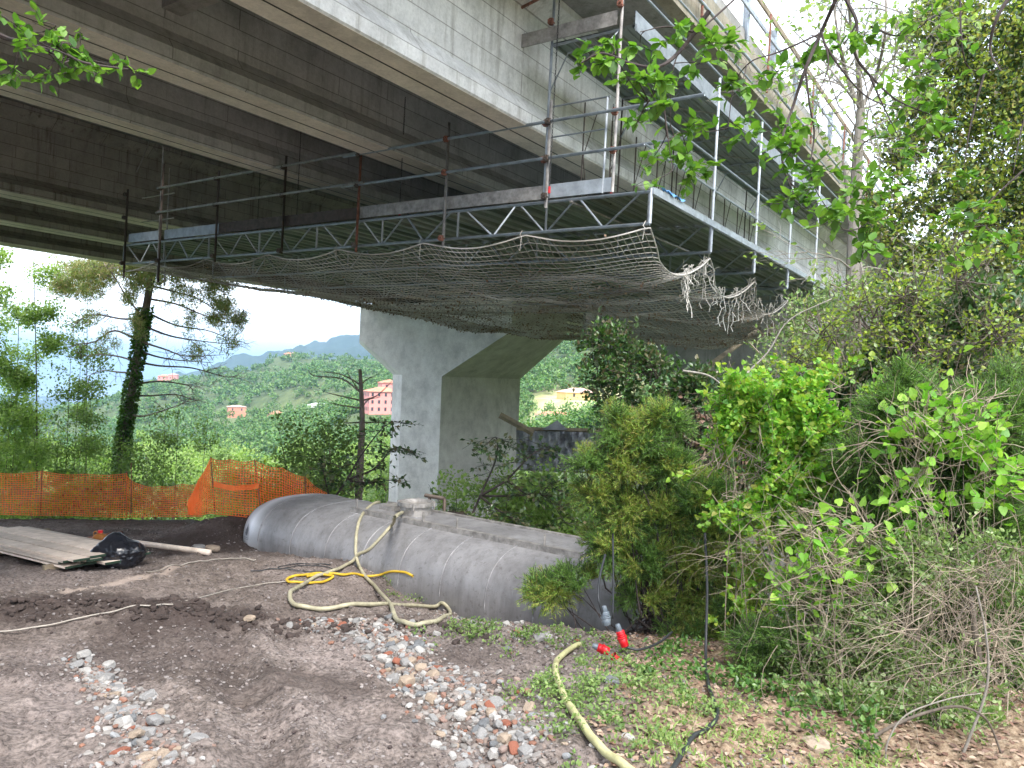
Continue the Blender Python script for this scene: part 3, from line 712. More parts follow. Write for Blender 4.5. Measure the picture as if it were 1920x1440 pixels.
# ------------------------------------------------------------------ tank
def make_tank():
    e = empty('tanker_body', TC0, 'long dull grey metal tank body lying on the slope below the viaduct', 'tank')
    def ring(a, w, hh, k=64):
        q = np.arange(k)*2*math.pi/k; c, s = np.cos(q), np.sin(q); n = 2/2.7
        b = np.sign(c)*abs(c)**n*w; z = np.sign(s)*abs(s)**n*hh
        return TA*a+TP*b[:, None]+np.column_stack([0*z, 0*z, z])
    st = []
    for u in np.array([1, .985, .96, .92, .86, .78, .66, .5, .3, .1]): st.append((-.95*u, max(.02, (1-u**3))**(1/3)))
    for u in np.linspace(.1, 6.5, 33): st.append((u, 1.))
    for u in np.linspace(0, 1, 9): st.append((6.6+.75*u, max(.04, (1-u**2.4))**(1/2.4)))
    k = 64; V = np.concatenate([ring(a, TW*f, TH*f, k) for a, f in st])
    n = len(st); i = np.arange(n-1)[:, None]*k; j = np.arange(k)[None]; j2 = (j+1) % k
    g = G(); g.add(V, np.stack([i+j, i+j2, i+k+j2, i+k+j], -1).reshape(-1, 4))
    m_, nt, bs, out = mat('dull_tank_metal'); x = N(nt); co = x.coord()
    a = x.ramp(x.noise(co, .9, 6, .6), [(.3, (.19, .185, .19)), (.6, (.34, .335, .345))])
    b = x.ramp(x.noise(x.coord(sc=(2, 2, .25)), 3, 7, .75), [(.45, 0.), (.75, .55)])
    a = x.mix(b, a, (.1, .095, .09)); sp = x.ramp(x.noise(co, 11, 6, .8), [(.56, 0.), (.66, .6)]); a = x.mix(sp, a, (.11, .1, .09))
    x.l(a, bs.inputs['Base Color']); bs.inputs['Metallic'].default_value = .35
    x.l(x.ramp(x.noise(co, 5, 5), [(.3, .42), (.7, .62)]), bs.inputs['Roughness']); x.bump(x.noise(co, 2.2, 4), .25, .05, bs)
    M['tank'] = m_
    wa = x.n('ShaderNodeAttribute'); wa.attribute_name = 'pale_band'; a = x.mix(wa.outputs['Fac'], a, (.8, .8, .83)); x.l(a, bs.inputs['Base Color'])  # near-white band round the left end of the shell
    sh_ = g.build('shell', m_, e, smooth=True); VV = np.concatenate(g.V); aa = VV@TA; zz_ = VV[:, 2]
    wv = np.exp(-((aa+.33+.12*fbm(zz_*3, aa*2, 3, 4))/.22)**2)*(.75+.5*fbm(aa*6, zz_*6, 3, 9))
    at_ = sh_.data.attributes.new('pale_band', 'FLOAT', 'POINT'); at_.data.foreach_set('value', np.clip(wv, 0, .9).astype(np.float32))
    for a in (0, .9, 1.8, 2.67, 3.5, 4.33, 5.15, 5.95, 6.6):
        g = G(); r_ = ring(a, TW+.004, TH+.004, 64); g.tube(np.vstack([r_, r_[:1]]), .010, 5, cap=False); g.build('seam', m_, e, smooth=True)
    zt = TH
    # walkway frame
    for off, a0, a1 in ((-.42, 1.6, 6.2), (.42, 1.6, 6.2)):
        g = G()
        M3 = (np.stack([TA, TP, [0, 0, 1]], 1), np.zeros(3))
        g.box((a0, off-.02, zt-.05), (a1, off+.02, zt+.05), M3); g.box((a0, off-.02, zt+.0505), (a1, off+.05, zt+.058), M3)
        g.build('walkway_rail', M['galv_old'], e)
    g = G(); g.box((1.55, -.4, zt-.02), (6.2, .4, zt+.03), M3); g.build('walkway_plate', M['tank'], e)
    for a in (1.75, 4.0, 5.6, 3.3):
        g = G(); p = TA*a+TP*-.42+np.array([0, 0, zt+.05]); g.bar(p, p+[0, 0, .16], .018, 8); g.build('pin', M['galv_old'], e)
    # manhole
    c = TA*2.67+TP*.05
    g = G(); k = 32; q = np.arange(k)*2*math.pi/k
    prof = [(.26, zt-.1), (.26, zt+.17), (.295, zt+.175), (.295, zt+.24), (.26, zt+.24), (.25, zt+.19), (.1, zt+.14), (.001, zt+.14)]
    V = np.concatenate([np.column_stack([c[0]+r*np.cos(q), c[1]+r*np.sin(q), np.full(k, z)]) for r, z in prof]); n = len(prof)
    i = np.arange(n-1)[:, None]*k; j = np.arange(k)[None]; j2 = (j+1) % k
    g.add(V, np.stack([i+j, i+j2, i+k+j2, i+k+j], -1).reshape(-1, 4)); o = g.build('manhole', M['galv_old'], e)
    for a in (0, 1.57, 3.1, 4.7):
        g = G(); p = c+np.array([.3*math.cos(a), .3*math.sin(a), zt+.13]); g.bar(p, p+[0, 0, .12], .02, 6); g.build('clamp', M['galv_old'], o)
    g = G(); p = c+TP*.42+np.array([0, 0, zt+.27]); g.tube([p-TA*.2, p+TA*.24], .035, 10); g.tube([p-TA*.1-[0, 0, .2], p-TA*.1], .03, 8)
    g.tube([p+TA*.25-[0, 0, .2], p+TA*.25], .03, 8); g.build('hinged_arm', M['dark_pipe'], e, smooth=True)
    g = G(); p = c-TA*.4+np.array([0, 0, zt+.07]); g.box((1.95, -.1, zt+.03), (2.25, .25, zt+.1), M3); g.build('valve_box', M['galv_old'], e)
    # flame mark on a pale disc at the left end, on the near shoulder
    w0 = np.array([-.17, -TW+.0, .02])
    m2 = plain('pale_wiped_patch', (.42, .42, .45), .5, .2, .15, 5); m3 = plain('faded_mark_ink', (.13, .13, .15), .6, .1, .2, 9)
    def onshell(a, z):   # near side surface at coords
        f = 1. if a >= 0 else max(.02, 1-(abs(a)/.95)**3)**(1/3)
        b = -TW*f*max(0, 1-(abs(z)/(TH*f))**2.7)**(1/2.7); return TA*a+TP*(b-.006)+np.array([0, 0, z])
    def patch(pts, off):
        P = [onshell(a, z)-TP*off for a, z in pts]; cc = onshell(np.mean([p[0] for p in pts]), np.mean([p[1] for p in pts]))-TP*off
        return [cc]+P
    fl = [(x_-.2, z_+.1) for x_, z_ in [(-.20, .06), (-.24, .10), (-.235, .16), (-.20, .20), (-.205, .27), (-.17, .21), (-.15, .17), (-.145, .11), (-.17, .06)]]
    P = patch([(a, z) for a, z in fl], .004); g = G(); g.add(P, [(0, i, i % len(fl)+1) for i in range(1, len(fl)+1)]); g.build('flame_mark', m3, e)
    for zz in (.12, .09):
        g = G(); a_ = np.linspace(-.48, -.3, 8)
        P = [onshell(a, zz)-TP*.003 for a in a_]+[onshell(a, zz+.012)-TP*.003 for a in a_]
        g.add(P, [[i, i+1, i+9, i+8] for i in range(0, 7, 2)]); g.build('faded_line', m3, e)
    return e
make_tank()

# ------------------------------------------------------------------ hoses
def lay(name, pts, r, mt, label, cat, n=10, tank=True, k=10):
    P = np.array([pick(*p, off=r*.9, tank=tank) for p in pts]); P = smoothpath(P, n)
    for i in range(len(P)):                      # keep the curve on top of what it lies on
        z = gz(P[i, 0], P[i, 1])+r*.8+.008
        if P[i, 2] < z: P[i, 2] = z+.004
        if tank:
            c = 0
            while tank_f(P[i]-[0, 0, r]) < 0 and c < 60: P[i, 2] += .01; P[i, :2] -= TP[:2]*.006; c += 1
    for _ in range(6): P[1:-1] = np.maximum(P[1:-1]*[1, 1, 0], 0)*0 + (P[:-2]+P[2:]+2*P[1:-1])/4
    P[:, 2] += .004
    o = G().tube(P, r, k).build(name, mt, smooth=True); return tag(o, label, cat)
lay('suction_hose', [(800, 957), (780, 957), (757, 962), (738, 985), (716, 1010), (692, 1035), (664, 1058), (625, 1074), (585, 1090), (553, 1110), (543, 1128), (562, 1143), (620, 1147), (700, 1142), (770, 1139), (820, 1143), (845, 1154), (826, 1168), (790, 1177), (757, 1175), (738, 1160), (732, 1137), (706, 1108), (682, 1082), (670, 1055), (668, 1020), (674, 980), (695, 952), (712, 945)], .025, M['hose'], 'long beige hose looped on the soil and over the tank into its manhole', 'hose')
lay('water_hose', [(775, 1084), (755, 1077), (720, 1080), (680, 1084), (640, 1083), (600, 1079), (565, 1082), (538, 1090), (545, 1097), (585, 1097), (612, 1093), (625, 1084), (600, 1080), (575, 1086)], .018, M['hosey'], 'bright yellow hose coiled flat on the soil beside the tank', 'hose')
lay('fire_hose', [(1086, 1216), (1062, 1228), (1044, 1246), (1041, 1268), (1052, 1300), (1068, 1335), (1092, 1368), (1120, 1405), (1165, 1445), (1215, 1480)], .024, M['hoseg'], 'pale yellow-green hose running to the bottom edge through the weeds', 'hose', tank=False)
lay('electric_cable', [(1322, 1250), (1328, 1290), (1338, 1325), (1345, 1350), (1325, 1372), (1300, 1392), (1280, 1420), (1262, 1450), (1250, 1480)], .014, M['cable'], 'black cable curving across dead leaves beneath the juniper', 'cable', tank=False)
lay('string_line', [(-60, 1198), (0, 1189), (120, 1172), (210, 1155), (290, 1142), (350, 1130), (430, 1108), (500, 1096), (540, 1093)], .008, M['rope'], 'thin pale cord stretched across the bare soil', 'cord', tank=False, k=5)
lay('grey_cable', [(272, 1076), (310, 1070), (345, 1062), (372, 1056), (400, 1052), (430, 1049), (465, 1050), (480, 1054)], .009, M['rope'], 'grey cable leading over the soil to the left end of the tank', 'cable', tank=False, k=5)
lay('wire_bundle', [(470, 1075), (500, 1070), (530, 1068), (560, 1062), (600, 1064), (625, 1070), (600, 1074), (550, 1072), (520, 1066), (560, 1060), (620, 1062)], .008, M['cable'], 'tangle of thin dark wires on the soil against the tank', 'wires', tank=False, k=5)

# ------------------------------------------------------------------ generic scatter of leaves
def LT(kind):
    if kind == 'quad': return np.array([(0, 0, 0), (.36, .45, .06), (0, 1, 0), (-.36, .45, .06)], float), np.array([[0, 1, 2, 3]])
    if kind == 'leaf':
        V = [(0, 0, 0), (.2, .16, .05), (.33, .42, .07), (.2, .75, .02), (0, 1.02, -.07), (-.2, .75, .02), (-.33, .42, .07), (-.2, .16, .05), (0, .3, 0), (0, .65, -.02)]
        T = [(0, 1, 8), (1, 2, 8), (2, 9, 8), (2, 3, 9), (3, 4, 9), (4, 5, 9), (5, 6, 9), (6, 8, 9), (6, 7, 8), (7, 0, 8)]
        return np.array(V, float), np.array(T)
    if kind == 'heart':
        V = [(0, .1, 0), (.22, -.04, .04), (.45, .1, .09), (.46, .38, .08), (.25, .75, .02), (0, 1, -.08), (-.25, .75, .02), (-.46, .38, .08), (-.45, .1, .09), (-.22, -.04, .04), (0, .5, -.02)]
        T = [(10, i, i+1) for i in range(0, 9)]+[(10, 9, 0)]
        return np.array(V, float), np.array(T)
    if kind == 'needle': return np.array([(-.075, 0, 0), (.075, 0, 0), (0, 1, 0)], float), np.array([[0, 1, 2]])
    if kind == 'blade': return np.array([(-.09, 0, 0), (.09, 0, 0), (.13, .5, .05), (0, 1, -.05), (-.13, .5, .05)], float), np.array([[0, 1, 2], [0, 2, 4], [4, 2, 3]])
def leaves(g, P, size, kind='quad', D=None, spread=1., upb=.6, r=rng, svar=.35):
    """P Nx3 positions; D preferred growth direction (N x 3) or None"""
    n = len(P); V0, F0 = LT(kind)
    d = r.normal(0, 1, (n, 3))*spread
    if D is not None: d += D
    d /= np.linalg.norm(d, axis=1, keepdims=True)+1e-9
    nrm = r.normal(0, 1, (n, 3)); nrm[:, 2] += upb*2.2
    nrm -= d*(nrm*d).sum(1, keepdims=True); nrm /= np.linalg.norm(nrm, axis=1, keepdims=True)+1e-9
    x = np.cross(d, nrm); s = size*(1+r.uniform(-svar, svar, n))
    V = P[:, None]+s[:, None, None]*(x[:, None]*V0[None, :, 0:1]+d[:, None]*V0[None, :, 1:2]+nrm[:, None]*V0[None, :, 2:3])
    Fx = F0[None]+(np.arange(n)*len(V0))[:, None, None]
    g.add(V, Fx.reshape(-1, F0.shape[1])); return g
def ball(n, r=rng, hollow=.3):
    v = r.normal(0, 1, (n, 3)); v /= np.linalg.norm(v, axis=1, keepdims=True); return v*(hollow+(1-hollow)*r.uniform(0, 1, n)**.6)[:, None]
def wander(p0, d, length, n, r, wig=.15, grav=0.):
    P = [np.array(p0, float)]; d = np.array(d, float); d /= np.linalg.norm(d)
    for k in range(n):
        d = d+r.normal(0, wig, 3)+np.array([0, 0, -grav]); d /= np.linalg.norm(d); P.append(P[-1]+d*length/n)
    return np.array(P), d
def grow(g, p0, d, length, rad, lev, r, kids=4, wig=.14, grav=0., spread=.8, tips=None, shrink=.62, k=6, start=.3, upk=0.):
    P, de = wander(p0, d, length, 7, r, wig, grav)
    g.tube(P, np.linspace(rad, rad*.35, len(P)), k if lev > 1 else 4, cap=False)
    if tips is not None and lev <= 1: tips.append(P)
    if lev <= 0: return
    for q in range(kids):
        f = start+(1-start)*(q+r.uniform(.2, .9))/kids; i = min(int(f*7), 6); b = P[i]+(P[i+1]-P[i])*(f*7-i) if f < 1 else P[-1]
        t = P[min(i+1, 7)]-P[i]; t = t/np.linalg.norm(t); s = r.normal(0, 1, 3); s -= t*(s@t); s /= np.linalg.norm(s)+1e-9
        nd = t*(1-spread*.5)+s*spread; nd[2] += upk
        grow(g, b, nd, length*shrink*r.uniform(.7, 1.15), rad*(.75-.35*f), lev-1, r, kids, wig, grav, spread, tips, shrink, k, start, upk)
def tips_points(tips, n, r, jit):
    A = np.array([t for t in tips]); i = r.integers(0, len(A), n); f = r.uniform(.15, 1, n)*(A.shape[1]-1.001); j = f.astype(int); f = (f-j)[:, None]
    P = A[i, j]*(1-f)+A[i, j+1]*f; D = A[i, j+1]-A[i, j]; D /= np.linalg.norm(D, axis=1, keepdims=True)+1e-9
    return P+r.normal(0, jit, (n, 3)), D

net()
# ------------------------------------------------------------------ far wood on the hills (one mass)
HOUSES = []   # (px, halfwidth_px, r)
def house(px, ybase, Y, w, dp, hgt, rot, wall, roof, label, roofh=2., windows=(), name='house', flat=False, chim=False, extra=None):
    p = at(px, ybase, Y); HOUSES.append((math.degrees(math.atan2(p[0], p[1])), math.degrees((w*.75)/Y)+.4, math.hypot(p[0], p[1])))
    e = empty(name, tuple(p), label, 'house'); e.rotation_euler[2] = R(rot)
    g = G(); g.box((-w/2, -dp/2, -6), (w/2, dp/2, hgt)); g.build('wall', wall, e)
    o = .6; g = G(); rl = 0 if dp >= w else (w-dp)/2
    V = [(-w/2-o, -dp/2-o, hgt), (w/2+o, -dp/2-o, hgt), (w/2+o, dp/2+o, hgt), (-w/2-o, dp/2+o, hgt), (-max(rl, .1), 0, hgt+roofh), (max(rl, .1), 0, hgt+roofh)]
    g.poly(V, [[0, 1, 5, 4], [1, 2, 5], [2, 3, 4, 5], [3, 0, 4], [3, 2, 1, 0]]); ro = g.build('roof', roof, e)
    if chim: g = G(); g.box((w*.2, -.4, hgt+roofh*.3), (w*.2+.8, .4, hgt+roofh+.9)); g.build('chimney', wall, ro)
    for (nx, nz, side) in windows:
        for i in range(nx):
            for j in range(nz):
                g = G(); L_ = w if side == 'f' else dp; x = -L_/2+(i+.5)*L_/nx; z = hgt*(j+.35)/nz
                if side == 'f': g.box((x-.5, -dp/2-.06, z), (x+.5, -dp/2+.05, z+min(1.6, hgt/nz*.5)))
                else: g.box((w/2-.05, x-.5, z), (w/2+.06, x+.5, z+min(1.6, hgt/nz*.5))) if side == 'r' else g.box((-w/2-.06, x-.5, z), (-w/2+.05, x+.5, z+min(1.6, hgt/nz*.5)))
                g.build('window', M['win'], e)
    return e
M['win'] = plain('dark_window', (.06, .06, .07), .3, 0, .2, 3)
M['salmon'] = plain('salmon_render', (.6, .26, .17), .9, 0, .12, .5); M['coral'] = plain('coral_render', (.72, .3, .26), .9, 0, .1, .5)
M['tile'] = plain('terracotta_tile', (.55, .22, .13), .9, 0, .25, .6); M['tilep'] = plain('pale_tile', (.6, .38, .3), .9, 0, .2, .6)
M['yellowr'] = plain('yellow_render', (.75, .52, .22), .9, 0, .1, .5); M['whiter'] = plain('white_render', (.72, .7, .68), .9, 0, .1, .5)
house(443, 783, 560, 12.5, 10, 8, 25, M['salmon'], M['tilep'], 'salmon pink cubic house with dark windows, left of the other valley houses', 1.2, ((2, 2, 'f'), (2, 2, 'l')))
house(424, 794, 545, 9, 7, 2.4, 20, M['salmon'], M['tile'], 'low outbuilding with an orange roof below the cubic salmon house', 1.6)
house(447, 808, 520, 13, 8, 2.6, -20, M['coral'], M['tile'], 'pinkish red roofed house half sunk among trees below the outbuilding', 2.4)
house(478, 807, 510, 16, 8, 2.2, 10, M['salmon'], M['tilep'], 'long low house with a pale terracotta roof behind the greenery', 1.8)
house(521, 784, 540, 13, 8, 2.6, 35, M['salmon'], M['tile'], 'gabled house with a bright terracotta roof left of the white greenhouse', 2.6)
house(575, 792, 480, 9, 7, 5, -15, M['coral'], M['tilep'], 'small pink house with a pale roof below the white greenhouse', 2., ((2, 1, 'f'),))
house(603, 768, 520, 18, 9, 3, 8, M['whiter'], M['whiter'], 'white greenhouse-like shed on the valley slope', 1.5, name='greenhouse')
house(308, 712, 880, 12, 9, 4, 10, M['coral'], M['tile'], 'left one of two small houses on the far spur behind the pine', 2., ((3, 1, 'f'),))
house(325, 714, 870, 9, 9, 7, 10, M['coral'], M['tilep'], 'right and taller one of two small houses on the far spur behind the pine', 1.6, ((2, 1, 'f'),))
house(546, 668, 905, 16, 9, 2.6, 5, M['salmon'], M['tile'], 'tiny tile roofed house on the crest of the wooded hill', 1.8)
house(716, 774, 350, 15, 12, 9.8, 24, M['coral'], M['tile'], 'three storey coral apartment house just left of the pale pier', 2.2, ((5, 3, 'f'), (4, 3, 'l')), name='apartment_house')
house(728, 762, 372, 9, 8, 11.5, 24, M['coral'], M['tile'], 'taller coral block rising behind the three storey apartment house', 1.6, ((2, 3, 'f'),))
house(1082, 748, 330, 15, 10, 2.8, 20, M['yellowr'], M['tilep'], 'yellow house with a shallow pale roof seen right of the pale pier', 2., ((2, 1, 'f'),))
house(1042, 792, 270, 14, 7, 2.6, 5, M['whiter'], M['tile'], 'low house with a long pink tile roof below the yellow house', 1.2, ((4, 1, 'f'),))

def far_wood():
    r = np.random.default_rng(11); g = G()
    n = 10500; a = r.uniform(-42, 16, n); rr = np.exp(r.uniform(math.log(170), math.log(1000), n))
    # denser ring on the crest
    keep = np.ones(n, bool)
    for ha, hw, hr in HOUSES: keep &= ~((abs(a-ha) < hw+.35) & (rr > hr-34) & (rr < hr+9))
    keep &= ~((a > .8) & (a < 10) & (rr > 200) & (rr < 350) & (r.uniform(0, 1, n) < .8))
    x = rr*np.sin(np.radians(a)); y = rr*np.cos(np.radians(a))
    keep &= ~((fbm(x*.02, y*.02, 3, 5) > .12) & (rr < 640) & (rr > 380) & (r.uniform(0, 1, n) < .3))
    a, rr, x, y = a[keep], rr[keep], x[keep], y[keep]; z = ground(x, y); n = len(x)
    sz = r.uniform(2.2, 4.4, n)
    for lo, hi, k, ls in ((0, 330, 150, .85), (330, 600, 80, 1.3), (600, 1100, 46, 2.0)):
        i = np.where((rr >= lo) & (rr < hi))[0]
        if len(i) == 0: continue
        b = ball(len(i)*k, r, .55).reshape(len(i), k, 3)
        lump = ball(len(i)*6, r, .5).reshape(len(i), 6, 3); pick_ = r.integers(0, 6, (len(i), k))
        b = np.take_along_axis(lump, pick_[..., None].repeat(3, 2), 1)*.62 + b*.5
        b[..., 2] = b[..., 2]*.85
        P = np.stack([x[i], y[i], z[i]+sz[i]*1.25], -1)[:, None]+b*sz[i][:, None, None]
        leaves(g, P.reshape(-1, 3), ls, 'quad', spread=1, upb=.9, r=r)
    o = g.build('far_wood', M['l_wood']); tag(o, 'wooded hillsides across the valley', 'woodland', kind='stuff')
far_wood()

# ------------------------------------------------------------------ valley trees, individually
def make_tree(name, h, cr, nl, ls, lm, bm, seed, lumps=14, kind='quad', squash=1., cz=.62, trunk_r=None):
    r = np.random.default_rng(seed)
    e = bpy.data.objects.new(name, None); COL.objects.link(e)
    g = G(); tr = trunk_r or h*.016
    P, _ = wander((0, 0, -1.), (0, 0, 1), h*cz+1, 8, r, .05); g.tube(P, np.linspace(tr, tr*.5, 9), 7, cap=False)
    c = np.array([0, 0, h*cz]); cen = []
    for q in range(lumps):
        b = ball(1, r, .5)[0]; p = c+b*np.array([cr, cr, h*(1-cz)*squash]); cen.append(p)
        s = P[min(8, 4+q % 5)]; mid = (s+p)/2+r.normal(0, .2, 3); g.tube(smoothpath([s, mid, p], 4), np.linspace(tr*.4, tr*.08, 9), 5, cap=False)
    g.build('trunk', bm, e)
    g = G(); cen = np.array(cen); i = r.integers(0, lumps, nl); rad = (cr*.42)*r.uniform(.6, 1.2, lumps)
    leaves(g, cen[i]+ball(nl, r, .25)*rad[i][:, None]*np.array([1, 1, .75]), ls, kind, r=r, upb=.8)
    g.build('crown', lm, e); return e
protos = [make_tree('valley_tree', 11, 3.6, 2600, .30, M['l_mid'], M['bark'], 1), make_tree('valley_tree', 13, 3.2, 2600, .28, M['l_light'], M['bark'], 2, 16),
          make_tree('valley_tree', 9, 3.2, 2400, .26, M['l_light'], M['bark'], 3, 12), make_tree('valley_tree', 10, 2.6, 2400, .26, M['l_mid'], M['barkl'], 4, 12)]
used = [False]*4
names = ['mid green rounded tree', 'tall light green tree', 'low broad light green tree', 'slim mid green tree']
def valley(px, ytop, Y, kind, sc_=1.):
    p = at(px, ytop, Y); e = protos[kind] if not used[kind] else copy_tree(protos[kind]); used[kind] = True
    h = [11, 13, 9, 10][kind]*sc_
    e.location = (p[0], p[1], p[2]-h*1.02); e.scale = (sc_, sc_, sc_); e.rotation_euler[2] = rng.uniform(0, 6.28)
    tag(e, names[kind]+' standing on the slope below and beyond the orange fence', 'tree', 'trees on the valley slope'); return e
r = np.random.default_rng(3)
for k in range(64):
    px = r.uniform(-80, 1140) if k < 56 else r.uniform(965, 1130); Y = math.exp(r.uniform(math.log(34), math.log(165)))
    f = (math.log(Y)-math.log(34))/(math.log(165)-math.log(34))
    yt = (885-75*f)+r.uniform(-12, 22)
    if px < 330: yt -= 60*(1-f)
    if 940 < px: yt += 35
    kd = int(r.integers(0, 4)); valley(px, yt, Y, kd, r.uniform(.75, 1.15)*(1 if Y < 90 else 1.15))

# ------------------------------------------------------------------ broken, leafy trees by the left fence
def slender(px, ytop, ybase, Y, lean, seed, nl, lm, label, ls=.16, cr=1.9, bm='bark', tr=.07, name='young_tree', stems=1):
    r = np.random.default_rng(seed); b = at(px, ybase, Y); t = at(px+lean, ytop, Y); b[2] = min(b[2], gz(b[0], b[1]))
    e = empty(name, tuple(b), label, 'tree'); g = G(); tips = []
    for s_ in range(stems):
        off = np.array([r.uniform(-.5, .5), r.uniform(-.4, .4), 0]) if s_ else np.zeros(3)
        top = t-b+off*1.5+(r.normal(0, .5, 3) if s_ else 0); P = smoothpath([off, off+(top-off)*.33+r.normal(0, .08, 3), off+(top-off)*.66+r.normal(0, .1, 3), top], 5)
        g.tube(P, np.linspace(tr, tr*.15, len(P)), 6, cap=False)
        nb = 30 if (t-b)[2] > 5 else 18
        for q in range(nb):
            f = .18+.8*q/nb; i = int(f*(len(P)-1)); a = r.uniform(0, 6.28); ln = cr*(1.15-f*.8)*r.uniform(.6, 1.1)
            grow(g, P[i], (math.cos(a), math.sin(a), .55), ln, tr*.3*(1.1-f), 1, r, 4, .12, 0, .8, tips, .55, 5, .25)
    g.build('trunk', M[bm], e)
    P, D = tips_points(tips, int(nl*1.6), r, .2); g = G(); leaves(g, P, ls, 'quad', D*.6, r=r, upb=.8)
    g.build('crown', lm, e); return e
slender(78, 470, 880, 35, -15, 21, 12500, M['l_light'], 'slim young tree with feathery light green leaves left of the pine', 0.13, 2.84)
slender(-40, 430, 880, 34, 20, 22, 11250, M['l_light'], 'leafy young tree cut off by the left edge of the photo', 0.13, 3.10)
slender(148, 640, 880, 35, 6, 23, 6250, M['l_mid'], 'thin multi-stemmed sapling clump between slim tree and pine', 0.12, 2.10, stems=3, tr=.04)
slender(330, 765, 890, 38, 5, 24, 6500, M['l_mid'], 'grey green bushy sapling right of the ivy-clad pine', 0.13, 2.40, stems=3, tr=.04)
slender(20, 700, 890, 34.5, 5, 25, 6500, M['l_light'], 'bushy light green sapling behind the left end of the orange fence', 0.13, 2.40, stems=2, tr=.04)
slender(225, 800, 895, 36, 0, 26, 5625, M['l_mid'], 'low dense shrub at the foot of the ivy-clad pine', 0.13, 2.25, stems=3, tr=.03, name='shrub')
slender(110, 790, 895, 34, 0, 27, 5625, M['l_light'], 'low light green shrub behind the fence left of the sapling clump', 0.13, 2.10, stems=3, tr=.03, name='shrub')
slender(430, 845, 905, 36, 0, 28, 4375, M['l_light'], 'low bush rising behind the gap before the raised orange netting', 0.13, 1.92, stems=3, tr=.03, name='shrub')
slender(40, 560, 880, 37, -4, 30, 6500, M['l_light'], 'rounded light green tree behind the slim young tree', .11, 2.6)
slender(170, 560, 880, 40, -6, 32, 6000, M['l_mid'], 'loose mid green tree right of the slim young tree', .13, 2.2)
slender(-60, 620, 880, 39, 0, 33, 8000, M['l_light'], 'low leafy tree at the left edge of the photo behind the fence', .11, 2.6)
slender(610, 800, 960, 19, 0, 29, 3200, M['l_mid'], 'bushy sapling between raised orange netting and dead trunk', .09, 1.3, stems=3, tr=.03, name='shrub')
slender(1010, 880, 1060, 17, 5, 41, 3600, M['l_light'], 'pale green sapling behind the tank right of the pale pier', .11, 1.2, stems=3, tr=.03, name='shrub')

# saplings with dark leaves before the pier
def sapling(paths, Y, seed, label, lm, ls=.1, n=26):
    r = np.random.default_rng(seed); b = at(*paths[0][0], Y); e = empty('sapling', tuple(b), label, 'sapling'); g = G(); tips = []
    for pt in paths:
        P = smoothpath([at(x, y, Y+(r.uniform(-.4, .4) if i else 0))-b for i, (x, y) in enumerate(pt)], 5); g.tube(P, np.linspace(.028, .006, len(P)), 5, cap=False)
        for q in range(n):
            i = r.integers(len(P)//3, len(P)); d = r.normal(0, 1, 3); d[2] = abs(d[2])*.2-.1; W, _ = wander(P[i], d, r.uniform(.35, .75), 7, r, .12, .05); tips.append(W); g.tube(W, np.linspace(.006, .003, 8), 3, cap=False)
    g.build('stem', M['twigd'], e); P, D = tips_points(tips, n*len(paths)*9, r, .02); g = G(); leaves(g, P, ls, 'quad', D*.8, r=r, upb=1.6, spread=.6); g.build('foliage', lm, e)
sapling([[(620, 945), (650, 900), (680, 850), (720, 800), (745, 790)], [(650, 900), (700, 880), (740, 840), (780, 850)], [(620, 945), (610, 900), (600, 860)], [(650, 900), (690, 905), (730, 900)]], 16.5, 61, 'dark leaved sapling at the left side of the pale pier', M['l_dark'])
sapling([[(870, 1000), (900, 930), (930, 860), (930, 820), (905, 840)], [(900, 930), (950, 900), (1000, 850), (1040, 840)], [(900, 930), (960, 930), (1020, 930), (1060, 980)], [(880, 970), (850, 960), (830, 960)], [(950, 900), (1000, 930), (1040, 900)], [(900, 930), (940, 960), (1000, 990)]], 14.6, 62, 'dark leaved sapling growing behind the tank in front of the pale pier', M['l_dark'])

